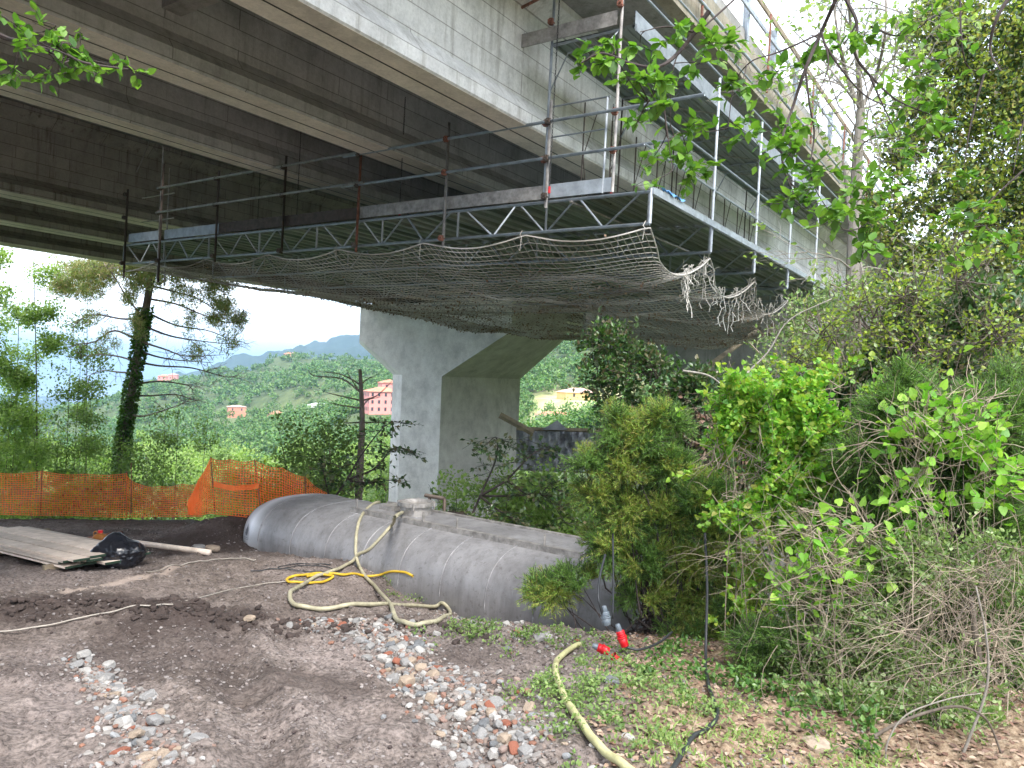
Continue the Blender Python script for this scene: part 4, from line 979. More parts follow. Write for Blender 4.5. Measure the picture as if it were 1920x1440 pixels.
# ------------------------------------------------------------------ pine, dead tree
def pine():
    Y = 38.; r = np.random.default_rng(8); b = at(225, 880, Y); b[2] -= 2
    e = empty('ivy_clad_pine', tuple(b), 'tall old pine with bare lower branches and ivy round its trunk', 'pine tree')
    T = smoothpath([np.zeros(3), at(228, 850, Y)-b, at(243, 760, Y)-b, at(262, 640, Y)-b, at(277, 560, Y)-b, at(287, 490, Y)-b, at(292, 430, Y)-b], 6)
    g = G(); g.tube(T, np.linspace(.25, .14, len(T)), 10, cap=False); g.build('trunk', M['barkp'], e)
    g = G(); G_ = []; tips = []
    def br(y0, pts, r0=.06):
        s = np.argmin([abs((b+q)[2]-at(250, y0, Y)[2]) for q in T]); dz = r.uniform(-2.2, 2.2)
        P = [T[s]]+[at(x, y, Y+dz*(i+1)/len(pts))-b for i, (x, y) in enumerate(pts)]; P = smoothpath(P, 5); g.tube(P, np.linspace(r0, .012, len(P)), 5, cap=False)
        for q in range(9):
            i = r.integers(len(P)//3, len(P)); t = P[min(i+1, len(P)-1)]-P[i-1]; t /= np.linalg.norm(t); d = t+r.normal(0, .7, 3)
            W, _ = wander(P[i], d, r.uniform(.5, 1.5), 7, r, .16, .02); g.tube(W, np.linspace(.018, .007, 8), 3, cap=False); tips.append(W)
            for z in range(3):
                W2, _ = wander(W[r.integers(2, 6)], d+r.normal(0, .8, 3), r.uniform(.3, .8), 7, r, .2); g.tube(W2, np.linspace(.008, .004, 8), 3, cap=False)
    for y0, pts in [(600, [(230, 598), (180, 590), (150, 600), (130, 615)]), (640, [(215, 620), (180, 640), (150, 645), (142, 648)]), (668, [(220, 668), (180, 665), (150, 670)]),
                    (700, [(225, 698), (190, 695), (165, 705)]), (560, [(330, 570), (380, 590), (430, 605), (455, 598)]), (580, [(330, 610), (390, 620), (440, 640)]), (610, [(320, 630), (380, 640), (440, 646)]),
                    (640, [(310, 655), (350, 668), (420, 665)]), (685, [(300, 686), (360, 690), (420, 706), (445, 706)]), (660, [(300, 670), (340, 676), (400, 680)]), (540, [(320, 545), (370, 560), (410, 585), (440, 600)]),
                    (745, [(280, 742), (330, 740), (370, 752)]), (770, [(270, 780), (320, 765), (370, 745)]), (530, [(240, 520), (200, 510), (150, 530), (110, 540)]), (520, [(240, 500), (190, 490), (140, 500)]),
                    (515, [(330, 510), (380, 520), (420, 530)]), (510, [(320, 500), (380, 505), (430, 520)]), (600, [(240, 560), (215, 520), (200, 500)]), (720, [(300, 715), (350, 722), (360, 730)])]:
        br(y0, pts)
    g.build('branch', M['barkp'], e)
    g = G()
    for cx, cy, rx, ry, n in [(140, 515, 42, 24, 60), (190, 505, 40, 22, 60), (170, 545, 26, 16, 22), (118, 540, 22, 16, 22), (285, 500, 40, 16, 60), (262, 535, 20, 12, 18), (350, 505, 40, 16, 50), (405, 525, 36, 22, 34), (445, 595, 16, 14, 12), (425, 570, 22, 20, 14), (240, 560, 14, 8, 8), (255, 610, 26, 18, 16), (240, 495, 60, 20, 50), (320, 520, 60, 14, 24), (365, 660, 14, 22, 8), (300, 470, 90, 22, 50), (390, 555, 40, 22, 16), (415, 600, 30, 20, 12), (370, 600, 40, 22, 12), (430, 640, 20, 14, 7), (345, 560, 40, 20, 12), (180, 600, 40, 16, 8), (210, 640, 30, 16, 7)]:
        for q in range(n):
            x, y = r.normal(0, .55, 2); c = at(cx+x*rx, cy+y*ry, Y+r.uniform(-1.8, 1.8))-b; m_ = 60
            D = ball(m_, r, 1.); D[:, 2] += .2; leaves(g, np.repeat(c[None], m_, 0)+ball(m_, r, 0)*.38, .26, 'needle', D*2, r=r, spread=.25)
    g.build('needles', M['l_pine'], e)
    g = G(); n = 5200; f = r.uniform(0, .62, n); i = f*(len(T)-1); j = i.astype(int); P = T[j]+(T[j+1]-T[j])*(i-j)[:, None]
    a = r.uniform(0, 6.28, n); rad = (.25+.10*r.uniform(0, 1, n)+.18*(fbm(f*30, a, 2, 4)+.1))*(1-f*.4); P = P+np.stack([np.cos(a)*rad, np.sin(a)*rad, r.normal(0, .1, n)], -1)
    D = np.stack([np.cos(a), np.sin(a), -.4+0*a], -1); leaves(g, P, .15, 'quad', D, r=r, upb=.2, spread=.6); g.build('ivy', M['l_ivy'], e)
pine()
def dead():
    Y = 20.; r = np.random.default_rng(9); b = at(668, 955, Y); e = empty('dead_tree', tuple(b), 'bare dead tree trunk with thin broken branches left of the pale pier', 'dead tree')
    T = smoothpath([np.zeros(3)-[0, 0, 2.], at(676, 860, Y)-b, at(679, 780, Y)-b, at(675, 692, Y)-b], 6); g = G(); g.tube(T, np.linspace(.12, .045, len(T)), 8, cap=False); g.build('trunk', M['barkp'], e)
    g = G()
    for y0, pts in [(740, [(668, 725), (655, 705), (650, 692)]), (752, [(650, 745), (620, 738), (610, 735)]), (763, [(640, 760), (615, 755)]), (730, [(640, 710), (590, 705), (575, 692)]), (715, [(690, 710), (705, 706)]),
                    (752, [(700, 745), (715, 735), (735, 715)]), (790, [(650, 793), (630, 793)]), (765, [(690, 750), (712, 745)]), (720, [(640, 702), (600, 697)]), (793, [(700, 792), (725, 792)])]:
        s = np.argmin([abs((b+q)[2]-at(677, y0, Y)[2]) for q in T]); P = smoothpath([T[s]]+[at(x, y, Y+r.uniform(-.4, .4))-b for x, y in pts], 4); g.tube(P, np.linspace(.024, .006, len(P)), 4, cap=False)
        for q in range(3):
            W, _ = wander(P[r.integers(2, len(P))], r.normal(0, 1, 3), .3, 4, r); g.tube(W, .004, 3, cap=False)
    g.build('branch', M['barkp'], e)
dead()

# ------------------------------------------------------------------ right hand thicket
def clump(name, blobs, Y0, label, cat, lm, n, ls, kind='leaf', seed=1, stems=18, upb=1.0, spread=1., twig='twig', Dup=.3, base=None, hollow=.35, dep=.6, lm2=None, part='foliage'):
    """blobs: (px,py,rx,ry[,Y]) ellipsoids of foliage, given where they stand; thickness from dep"""
    r = np.random.default_rng(seed); bx, by = base if base else (blobs[0][0], blobs[0][1]+blobs[0][3])
    b = at(bx, by, Y0); e = empty(name, tuple(b), label, cat); g = G(); g2 = G(); gl = [G(), G()]
    w = np.array([q[2]*q[3] for q in blobs], float); w /= w.sum()
    for bi, q in enumerate(blobs):
        Y = q[4] if len(q) > 4 else Y0; c = at(q[0], q[1], Y)-b; rx = q[2]*Y/F; rz = q[3]*Y/F; rd = max(rx*dep, .25)
        m_ = max(4, int(stems*w[bi]*2)); tips = []
        for s_ in range(m_):
            tgt = c+ball(1, r, .3)[0]*[rx, rd, rz]; st = np.array([c[0]*.4+r.normal(0, .25), c[1]*.4+r.normal(0, .25), min(0, c[2]-rz*1.1)]) if r.uniform() < .14 else c+ball(1, r, 0)[0]*[rx*.4, rd*.4, rz*.5]
            mid = (st+tgt)/2+r.normal(0, .12, 3)+[0, 0, .1]; P = smoothpath([st, mid, tgt], 4)[:8]; P = P if len(P) == 8 else P
            g.tube(P, np.linspace(.006 if Y0 < 8 else .01, .002, len(P)), 4, cap=False); tips.append(P)
            for z in range(4):
                W, _ = wander(P[r.integers(2, len(P))], (tgt-st)+r.normal(0, .6, 3)*np.linalg.norm(tgt-st), r.uniform(.15, .5), 7, r, .18); g.tube(W, np.linspace(.004, .0018, 8), 3, cap=False); tips.append(W)
        m2 = int(n*w[bi]); k1 = int(m2*.45); A = [t if len(t) == 8 else t[:8] for t in tips]
        P1, D1 = tips_points(A, k1, r, ls*.35); P2 = c+ball(m2-k1, r, hollow)*[rx, rd, rz]
        P2 += ls*1.5*np.stack([fbm(P2[:, 0]*4, P2[:, 2]*4, 2, 1), fbm(P2[:, 1]*4, P2[:, 2]*4, 2, 2), fbm(P2[:, 0]*4, P2[:, 1]*4, 2, 3)], -1)
        D2 = (P2-c)/np.array([rx, rd, rz])
        P = np.vstack([P1, P2]); D = np.vstack([D1*.7, D2*.7])+[0, 0, Dup]
        keep = fbm(P[:, 0]*2.2+seed, P[:, 2]*2.2+P[:, 1]*1.7, 3, seed) > (-.27 if name == 'holm_oak' else -.16)      # gaps between the sprays
        P, D = P[keep], D[keep]; sel = r.uniform(0, 1, len(P)) < (.5 if name == 'holm_oak' else .3) if lm2 else np.zeros(len(P), bool)
        leaves(gl[0], P[~sel], ls, kind, D[~sel], spread*.6, upb, r)
        if sel.any(): leaves(gl[1], P[sel], ls, kind, D[sel], spread*.6, upb, r)
    g.build('stems', M[twig], e); gl[0].build(part, lm, e)
    if gl[1].V: gl[1].build(part, lm2, e)
    return e
def juniper(name, blobs, Y0, label, nspray, seed, mats=('l_jun', 'l_juy'), base=None, dep=.7, ln=.3):
    """feathery sprays: a twig with short needles all along it"""
    r = np.random.default_rng(seed); bx, by = base if base else (blobs[0][0], blobs[0][1]+blobs[0][3]); b = at(bx, by, Y0)
    e = empty(name, tuple(b), label, 'juniper'); g = G(); gl = [G(), G()]; w = np.array([q[2]*q[3] for q in blobs], float); w /= w.sum()
    g.tube(smoothpath([(0, 0, -.3), (.05, .1, .5), (-.05, .15, 1.3), (0, .1, 2.0)], 4), np.linspace(.07, .02, 13), 7, cap=False)
    for bi, q in enumerate(blobs):
        Y = q[4] if len(q) > 4 else Y0; c = at(q[0], q[1], Y)-b; rx = q[2]*Y/F; rz = q[3]*Y/F; rd = max(rx*dep, .3); R_ = np.array([rx, rd, rz]); m_ = int(nspray*w[bi])
        for k in range(max(2, m_//130)):
            P = smoothpath([(r.normal(0, .1), r.normal(0, .1), r.uniform(.1, .8)), c*.5+r.normal(0, .15, 3), c+ball(1, r, .2)[0]*R_], 4); g.tube(P, np.linspace(.016, .004, len(P)), 5, cap=False)
        lump = ball(max(6, m_//34), r, .55); i = r.integers(0, len(lump), m_); S = lump[i]*.85+ball(m_, r, .1)*.2; D = S*.8+r.normal(0, .4, (m_, 3)); D[:, 2] += .3; D /= np.linalg.norm(D, axis=1, keepdims=True)
        S = c+S*R_; L_ = ln*r.uniform(.55, 1.2, m_)
        nn = 34; f = r.uniform(0, 1, (m_, nn)); P = S[:, None]+D[:, None]*(L_[:, None]*f)[..., None]+r.normal(0, .006, (m_, nn, 3)); P[..., 2] -= (.12*L_[:, None]*f*f)
        DD = (D[:, None]+r.normal(0, .55, (m_, nn, 3))); which = (vn(lump[i][:, 0]*7, lump[i][:, 2]*7, seed) > .05)
        for ww in (0, 1):
            s_ = which == bool(ww)
            if s_.any(): leaves(gl[ww], P[s_].reshape(-1, 3), .046, 'needle', DD[s_].reshape(-1, 3)*2, .4, .5, r)
        g.segs(S, S+D*L_[:, None]*.9, .0022, 3)
    g.build('stems', M['twigd'], e)
    for ww, mm in enumerate(mats):
        if gl[ww].V: gl[ww].build('foliage', M[mm], e)
    return e
juniper('juniper_bush', [(1165, 870, 44, 26), (1125, 925, 34, 22), (1200, 825, 40, 30), (1260, 880, 50, 34), (1175, 965, 50, 30), (1265, 965, 60, 34), (1345, 1005, 50, 38), (1140, 1020, 34, 24), (1205, 1045, 56, 32), (1295, 1050, 66, 38), (1370, 1090, 56, 48), (1310, 1135, 74, 34), (1215, 1120, 40, 26), (1040, 1105, 46, 16, 8.6), (1080, 1090, 30, 14, 8.5), (1150, 800, 30, 22), (1245, 795, 34, 26), (1310, 930, 44, 32), (1105, 875, 26, 18), (1380, 1170, 60, 36, 8.), (1290, 1190, 60, 26, 8.1)], 8.4,
        'large feathery juniper hanging over the right end of the tank', 16500, 71, base=(1230, 1250), mats=('l_jun', 'l_juy'), ln=.22)
juniper('juniper_bush', [(1700, 760, 60, 60), (1640, 850, 55, 60), (1740, 860, 70, 50), (1830, 800, 60, 50), (1880, 880, 60, 70), (1790, 930, 70, 50), (1690, 950, 60, 50), (1900, 760, 60, 60), (1620, 980, 60, 40), (1850, 1000, 60, 50)], 6.6,
        'dark green juniper at the right edge behind the vine leaves', 5200, 72, mats=('l_jun', 'l_jun'), base=(1780, 1300), ln=.26)
juniper('juniper_bush', [(1600, 1150, 130, 110), (1740, 1140, 120, 130), (1450, 1190, 90, 70), (1860, 1180, 90, 130)], 6.3,
        'shaded thin juniper growth behind the dry twigs low on the right', 3000, 73, mats=('l_jun', 'l_jun'), base=(1650, 1400), ln=.2)
clump('vine_bush', [(1400, 745, 50, 40), (1480, 750, 60, 40), (1560, 730, 50, 40), (1640, 760, 40, 40), (1340, 880, 50, 50), (1620, 860, 50, 50), (1420, 790, 80, 60), (1500, 800, 90, 70), (1560, 880, 80, 70), (1440, 880, 100, 70), (1380, 930, 70, 60), (1480, 960, 110, 60), (1560, 770, 50, 50)], 7.2, 'sunlit bush smothered in bright green climbing vine', 'vine bush', M['l_vine'], 34000, .046, 'heart', 81, 60, .5, lm2=M['l_yell'], base=(1460, 1290))
clump('heart_leaf_vine', [(1560, 1060, 70, 60), (1600, 1110, 60, 50), (1530, 1000, 60, 40), (1610, 1180, 50, 50), (1640, 1010, 70, 40), (1500, 1100, 60, 60)], 5.9, 'trailing vine with separate heart shaped leaves among dry twigs', 'vine', M['l_vine'], 420, .07, 'heart', 82, 40, .4, base=(1580, 1370), twig='twig')
clump('broad_leaf_vine', [(1720, 830, 100, 50), (1800, 800, 90, 60), (1850, 900, 60, 60), (1700, 920, 60, 40)], 6.1, 'vine with broad green leaves draped over the right juniper', 'vine', M['l_vine'], 900, .075, 'heart', 83, 40, .6, base=(1760, 1350))
clump('ivy_covered_tree', [(1140, 640, 50, 45), (1180, 700, 70, 60), (1150, 760, 50, 50), (1240, 700, 70, 50), (1330, 730, 80, 50), (1290, 780, 80, 60), (1120, 700, 40, 40), (1380, 800, 70, 70), (1340, 880, 90, 70), (1240, 790, 70, 60)], 11.5, 'dark tree trunk wrapped in ivy and glossy leaves below the net', 'tree', M['l_dark'], 13000, .075, 'leaf', 84, 60, .8, base=(1150, 1000), twig='bark', lm2=M['l_ivy'])
clump('elder_shrub', [(1700, 560, 110, 60), (1800, 520, 100, 70), (1620, 600, 80, 60), (1560, 640, 80, 60), (1720, 660, 120, 60), (1860, 640, 90, 70), (1500, 690, 70, 40)], 9.2, 'yellow green shrub with drooping sprigs behind vine bush and juniper', 'shrub', M['l_yell'], 5000, .05, 'leaf', 85, 90, .3, base=(1700, 1100), lm2=M['l_silv'], twig='bark')
clump('olive_shrub', [(1520, 600, 60, 60), (1580, 560, 60, 60), (1500, 660, 70, 60), (1600, 680, 90, 70), (1440, 700, 50, 40), (1700, 640, 90, 80), (1800, 600, 90, 90), (1880, 700, 80, 80)], 10.2, 'silvery green shrub of small leaves beside the scaffold end', 'shrub', M['l_silv'], 12000, .05, 'leaf', 86, 60, .3, base=(1560, 1000), lm2=M['l_mid'])
clump('holm_oak', [(1860, 60, 160, 120), (1790, 180, 120, 110), (1900, 250, 120, 140), (1740, 330, 90, 90), (1840, 400, 130, 110), (1900, 520, 110, 110), (1740, 470, 80, 80), (1660, 420, 60, 60), (1950, 100, 120, 160), (1700, 560, 60, 80), (1760, 60, 90, 80), (1700, 230, 70, 80), (1920, 380, 100, 120), (1800, 620, 120, 90)], 13.5, 'dense dark evergreen oak with tawny new growth filling the right edge', 'tree', M['l_dark'], 70000, .072, 'leaf', 87, 120, .25, base=(1840, 950), twig='bark', lm2=M['l_gold'], dep=.5)
clump('back_shrubs', [(1700, 720, 130, 120), (1850, 720, 120, 140), (1580, 780, 100, 100), (1700, 600, 100, 80), (1860, 600, 100, 90), (1480, 860, 80, 90), (1400, 950, 90, 100), (1560, 960, 110, 110), (1750, 960, 130, 130), (1880, 980, 100, 130), (1320, 1020, 70, 100)], 9.8, 'shaded thicket of small dark leaves behind juniper and vine bush', 'thicket', M['l_dark'], 24000, .09, 'leaf', 88, 120, .3, base=(1650, 1250), twig='twigd', lm2=M['l_ivy'])

clump('withered_shrub', [(1290, 860, 60, 55, 9.2), (1240, 820, 50, 40, 9.2), (1340, 930, 50, 60, 8.9), (1320, 820, 60, 50, 9.4), (1380, 880, 40, 50, 9.)], 9.2, 'shrub with brown withered leaves between juniper and vine bush', 'shrub', M['l_dark'], 5200, .065, 'leaf', 94, 50, .3, base=(1300, 1150), lm2=M['l_dry'], twig='twigd')
clump('mixed_undergrowth', [(1560, 1230, 100, 70, 5.9), (1700, 1200, 110, 90, 5.7), (1850, 1220, 100, 110, 5.5), (1620, 1330, 90, 50, 5.2), (1780, 1340, 110, 60, 5.1), (1450, 1230, 70, 60, 6.3), (1700, 1050, 110, 60, 5.9), (1870, 1060, 80, 70, 5.7)], 5.7, 'small leaved green undergrowth threaded through the dry twigs at lower right', 'undergrowth', M['l_mid'], 26000, .034, 'leaf', 93, 60, .4, base=(1700, 1400), lm2=M['l_silv'])
# pale trunk tree at the right
def trunk_tree():
    Y = 11.; r = np.random.default_rng(14); b = at(1585, 900, Y); e = empty('pale_trunk_tree', tuple(b), 'thin pale trunk forking high up with bare branches right of the scaffold', 'tree')
    g = G(); T = smoothpath([np.zeros(3), at(1597, 660, Y)-b, at(1600, 480, Y)-b, at(1606, 330, Y)-b, at(1614, 205, Y)-b], 6); g.tube(T, np.linspace(.125, .06, len(T)), 10, cap=False); g.build('trunk', M['barkl'], e)
    g = G(); tips = []
    for pts, r0 in [([(1590, 150), (1570, 60), (1560, -40)], .04), ([(1608, 120), (1595, 50), (1590, -40)], .045), ([(1640, 150), (1660, 60), (1660, -40)], .035), ([(1580, 160), (1540, 110), (1490, 60)], .02), ([(1650, 190), (1680, 140), (1730, 90)], .02)]:
        P = smoothpath([T[-1]]+[at(x, y, Y+r.uniform(-.6, .6))-b for x, y in pts], 5); g.tube(P, np.linspace(r0, r0*.35, len(P)), 6, cap=False)
        for q in range(7):
            i = r.integers(2, len(P)-1); grow(g, P[i], r.normal(0, 1, 3)+[0, 0, .4], r.uniform(.8, 1.7), .013, 2, r, 4, .14, 0, .8, tips, .6, 5)
    for q in range(9):
        i = r.integers(8, len(T)); grow(g, T[i], r.normal(0, 1, 3)*[1, 1, .3]+[0, 0, .4], r.uniform(.8, 1.8), .014, 2, r, 4, .14, 0, .8, tips, .6, 5)
    P = smoothpath([at(1625, 560, Y)-b, at(1612, 500, Y)-b, at(1600, 450, Y)-b, at(1592, 400, Y)-b, at(1588, 350, Y)-b, at(1580, 300, Y)-b], 5); g.tube(P, np.linspace(.05, .02, len(P)), 6, cap=False)
    P = smoothpath([at(1660, 640, Y)-b, at(1625, 560, Y)-b], 4); g.tube(P, .05, 6, cap=False)
    g.build('branch', M['barkl'], e)
    P, D = tips_points(tips, 1500, r, .05); P_, D_ = P, D; g = G(); leaves(g, P_, .085, 'leaf', D_*.5, r=r, upb=1.); g.build('foliage', M['l_light'], e)
trunk_tree()

# overhanging branches close to the camera
def zz(l): return [(1280+x/3, y/3) for x, y in l]
def overhang(paths, Y, clusters, seed, label, ls=.068, lm='l_fresh', r0=.014, perc=15):
    r = np.random.default_rng(seed); b = at(*paths[0][0], Y); e = empty('overhanging_branch', tuple(b), label, 'branch'); g = G(); allp = []
    for k, (pt) in enumerate(paths):
        P = smoothpath([at(x, y, Y+r.uniform(-.12, .12)*(i > 0))-b for i, (x, y) in enumerate(pt)], 6); a = r0 if k == 0 else r0*.5
        g.tube(P, np.linspace(a, a*.3, len(P)), 6, cap=False); allp.append(P)
    AP = np.vstack(allp); Pl = []; Dl = []
    for cx, cy, cr, nn in clusters:
        nn = int(nn*1.95); cr *= 1.25
        c = at(cx, cy, Y+r.uniform(-.35, .35))-b; i = np.argmin(((AP-c)**2).sum(1)); rr_ = cr*Y/F
        P = smoothpath([AP[i], (AP[i]+c)/2+r.normal(0, .03, 3), c], 5); g.tube(P, np.linspace(.004, .002, len(P)), 4, cap=False)
        for q in range(max(3, nn//5)):
            W, _ = wander(c+ball(1, r, 0)[0]*rr_*.4, r.normal(0, 1, 3)*[1, 1, .5], rr_*1.1, 6, r, .15, .06); g.tube(W, .0016, 3, cap=False)
            for z in range(1, 7):
                for s_ in range(2 if z < 6 else 1):
                    if r.uniform() < nn/(max(3, nn//5)*9.):
                        Pl.append(W[z]); Dl.append((W[min(z, 5)+1 if z < 6 else 6]-W[z-1])/.05+r.normal(0, .8, 3))
    g.build('twig', M['twigd'], e); g = G(); leaves(g, np.array(Pl), ls, 'leaf', np.array(Dl)*.6, .35, 1.5, r, .3); g.build('foliage', M[lm], e, smooth=True)
    return e
cl = [(x/3+1280, y/3, c/3, n) for x, y, c, n in [(60, 350, 110, 20), (180, 260, 110, 20), (110, 700, 90, 20), (60, 960, 100, 20), (350, 740, 90, 14), (330, 470, 90, 18), (520, 410, 90, 18), (560, 760, 130, 26), (640, 850, 100, 18), (800, 930, 120, 20), (720, 1040, 110, 18), (620, 1110, 90, 14), (900, 1150, 170, 30), (1050, 1060, 150, 26), (1060, 1240, 150, 28), (1000, 1370, 90, 16), (860, 1210, 100, 16), (690, 280, 70, 10)]]
overhang([zz([(880, -60), (860, 0), (780, 180), (690, 390), (620, 600), (565, 760), (560, 900), (600, 1020), (700, 1110)]), zz([(690, 390), (715, 600), (740, 750), (720, 950), (760, 1090), (900, 1290)]), zz([(770, 190), (640, 250), (520, 300), (380, 350), (290, 480), (255, 720)]),
          zz([(800, 250), (900, 400), (1030, 540), (1150, 590), (1290, 600)]), zz([(310, -20), (120, 150), (0, 260), (-60, 420), (-70, 700)]), zz([(780, 180), (820, 360), (750, 560)])], 4.6, cl, 31, 'dark forked branch with fresh green leaves hanging before the scaffold')
cl = [(x/3+1280, y/3, c/3, n) for x, y, c, n in [(1010, 190, 80, 12), (900, 250, 80, 10), (1400, 110, 120, 18), (1330, 60, 90, 10), (1360, 480, 170, 24), (1250, 420, 110, 16), (1220, 810, 130, 22), (1190, 990, 80, 12), (1390, 670, 90, 12), (1480, 560, 90, 10)]]
overhang([zz([(900, -60), (920, 0), (980, 130), (970, 300), (1050, 420), (1200, 560), (1380, 640)]), zz([(1060, 150), (1200, 200), (1340, 150), (1400, 60)]), zz([(1050, 420), (1130, 600), (1220, 780)]), zz([(980, 130), (940, 200), (900, 250)])], 4.9, cl, 32, 'second thin branch with scattered larger leaves against the pale sky')
cl = [(x/3+1280, y/3, c/3, n) for x, y, c, n in [(1600, 1230, 110, 20), (1700, 1290, 110, 16), (1580, 950, 90, 10), (1500, 1420, 80, 8), (1640, 1380, 80, 8), (1830, 1400, 90, 10), (1540, 250, 90, 8), (1880, 700, 80, 8)]]
overhang([zz([(1850, -40), (1760, 120), (1730, 280), (1790, 400)]), zz([(1560, -40), (1570, 250), (1610, 380), (1700, 400), (1830, 380)]), zz([(1980, 500), (1900, 750), (1860, 980)]), zz([(1980, 900), (1760, 1100), (1640, 1240)]), zz([(1640, 1240), (1560, 1330), (1500, 1420)]), zz([(1700, 400), (1620, 700), (1580, 950)])], 5.2, cl, 33, 'leafy twigs drooping from the top right corner before the evergreen')
overhang([[(1330, 20), (1280, 90), (1235, 125), (1180, 118), (1130, 100), (1090, 118)], [(1235, 125), (1245, 200), (1258, 300)], [(1300, 60), (1250, 50), (1200, 60)], [(1243, 150), (1210, 200), (1190, 240)]], 4.3,
         [(1090, 112, 20, 8), (1120, 95, 26, 12), (1155, 110, 26, 12), (1140, 75, 20, 9), (1200, 80, 24, 10), (1190, 140, 30, 12), (1230, 150, 24, 12), (1215, 170, 24, 10), (1190, 225, 24, 10), (1222, 300, 26, 14), (1260, 260, 30, 12), (1225, 340, 24, 8), (1270, 60, 30, 12), (1290, 290, 26, 10), (1250, 195, 22, 9)], 34, 'light green leafy branch tip hanging before the upper scaffold corner', .066)
overhang([[(-60, 20), (0, 66), (40, 78), (80, 90), (120, 100), (160, 118), (240, 130)], [(60, 85), (110, 105), (120, 118)], [(-60, 20), (0, 28), (40, 60), (80, 60)]], 3.6,
         [(20, 40, 18, 5), (75, 40, 26, 7), (30, 90, 24, 9), (60, 85, 20, 7), (95, 75, 24, 10), (130, 80, 26, 10), (150, 95, 22, 10), (20, 135, 24, 8), (60, 145, 18, 6), (95, 150, 20, 6), (110, 135, 20, 7), (165, 120, 24, 9), (180, 130, 18, 8), (245, 128, 20, 10), (212, 122, 12, 4), (150, 60, 16, 4)], 35, 'leafy twig reaching in at the top left under the viaduct', .05)

# dry twig tangle on the right
def tangle():
    r = np.random.default_rng(17)
    for ti, (cx, cy, sx, sy, Y, n, lab) in enumerate([(1780, 1230, 150, 130, 4.9, 110, 'pale dry twig tangle cascading down the right edge'), (1560, 1180, 130, 110, 5.7, 70, 'brown dry brushwood under the heart leaved vine'), (1820, 1090, 120, 110, 5.4, 80, 'fan of thin straw coloured dead twigs beside the right juniper'), (1450, 1010, 110, 120, 6.6, 70, 'thin dead stems hanging inside the vine bush')]):
        b = at(cx, min(cy+sy, 1400), Y); e = empty('dry_twig_tangle', tuple(b), lab, 'dry twigs'); g = G(); g2 = G()
        for q in range(n):
            p = at(cx+r.normal(0, .5)*sx, cy+r.normal(0, .5)*sy, Y+r.normal(0, .3))-b; d = r.normal(0, 1, 3)*[1, .5, .8]; ln = r.uniform(.25, .9)
            P, _ = wander(p, d, ln, 9, r, .17, .05); gg = g if q % 3 else g2; gg.tube(P, np.linspace(r.uniform(.0013, .0034), .0009, 10), 4, cap=False)
            for z in range(2):
                W, _ = wander(P[r.integers(2, 8)], d+r.normal(0, .8, 3), ln*.4, 6, r, .2, .05); gg.tube(W, np.linspace(.0014, .0008, 7), 3, cap=False)
        g.build('twig', M['twig'], e); g2.build('twig', M['bark'], e)
tangle()
def bigtwigs():
    for nm, pts, Y, r0, lab in [('bent_branch', [(1640, 1380), (1680, 1358), (1740, 1335), (1800, 1325), (1850, 1350), (1880, 1420)], 4.4, .011, 'bent brown branch arching over leaf litter at the lower right'), ('bent_branch', [(1660, 1440), (1665, 1390), (1700, 1340), (1780, 1310), (1840, 1300)], 4.3, .006, 'pale thin branch arching beside the bent brown one'),
                           ('leaning_branch', [(1790, 1450), (1815, 1390), (1850, 1290), (1850, 1200), (1830, 1100)], 4.5, .01, 'leaning pale stem at the lower right corner'), ('dark_branch', [(1840, 1290), (1830, 1200), (1820, 1120)], 5.2, .03, 'short dark trunk inside the right hand twigs'),
                           ('bare_branch', [(1280, 695), (1330, 705), (1370, 735), (1405, 745)], 8.5, .014, 'bare grey branch poking left from the thicket below the net'), ('bare_branch', [(1400, 700), (1440, 660), (1480, 600), (1560, 560)], 9., .012, 'bundle of bare twigs leaning up to the scaffold end'),
                           ('wooden_prop', [(1160, 1440), (1060, 1440)], 60, .001, None)]:
        if lab is None: continue
        P = smoothpath([at(x, y, Y) for x, y in pts], 6); b = P[0].copy(); o = G().tube(P-b, np.linspace(r0, r0*.5, len(P)), 7).build(nm, M['barkl'] if 'pale' in lab or 'bare' in lab else M['bark'], smooth=True); o.location = b; tag(o, lab, 'branch')
bigtwigs()

# ------------------------------------------------------------------ fence netting
def netting(name, base, top, label, cw=.06, ch=.052, seed=1, posts=(), sagf=.04):
    r = np.random.default_rng(seed); B = np.array(base); T = np.array(top); n = len(B)
    sb = np.concatenate([[0], np.cumsum(np.linalg.norm(np.diff(B, axis=0), axis=1))]); e = empty(name, tuple(B[0]), label, 'safety fence')
    nu = int(sb[-1]/cw)+1; u = np.linspace(0, sb[-1], nu); Bp = np.stack([np.interp(u, sb, B[:, k]) for k in range(3)], -1); Tp = np.stack([np.interp(u, sb, T[:, k]) for k in range(3)], -1)
    seg = np.interp(u, sb, np.arange(n)) % 1; H = np.linalg.norm(Tp-Bp, axis=1).mean(); nv = int(H/ch)+1; v = np.linspace(0, 1, nv)
    P = Bp[:, None]*(1-v)[None, :, None]+Tp[:, None]*v[None, :, None]
    nrm = np.array([.1, -1, 0]); U, Vv = np.meshgrid(u, v, indexing='ij')
    P = P+nrm*(.13*fbm(U*1.1, Vv*1.4+seed, 3, seed)*(1))[..., None]; P[..., 2] -= sagf*np.sin(seg*math.pi)[:, None]*Vv
    P -= B[0]
    g = G(); g.segs(P[:-1].reshape(-1, 3), P[1:].reshape(-1, 3), .0095, 3); g.segs(P[:, :-1].reshape(-1, 3), P[:, 1:].reshape(-1, 3), .0085, 3)
    g.build('netting', M['orange'], e)
    for (x, y0, y1, Y) in posts:
        a = at(x[0] if hasattr(x, '__len__') else x, y0, Y)-B[0]; b = at(x[1] if hasattr(x, '__len__') else x, y1, Y)-B[0]; g = G(); g.bar(a, b, .012, 6); g.build('stake', M['rust'], e)
    return e
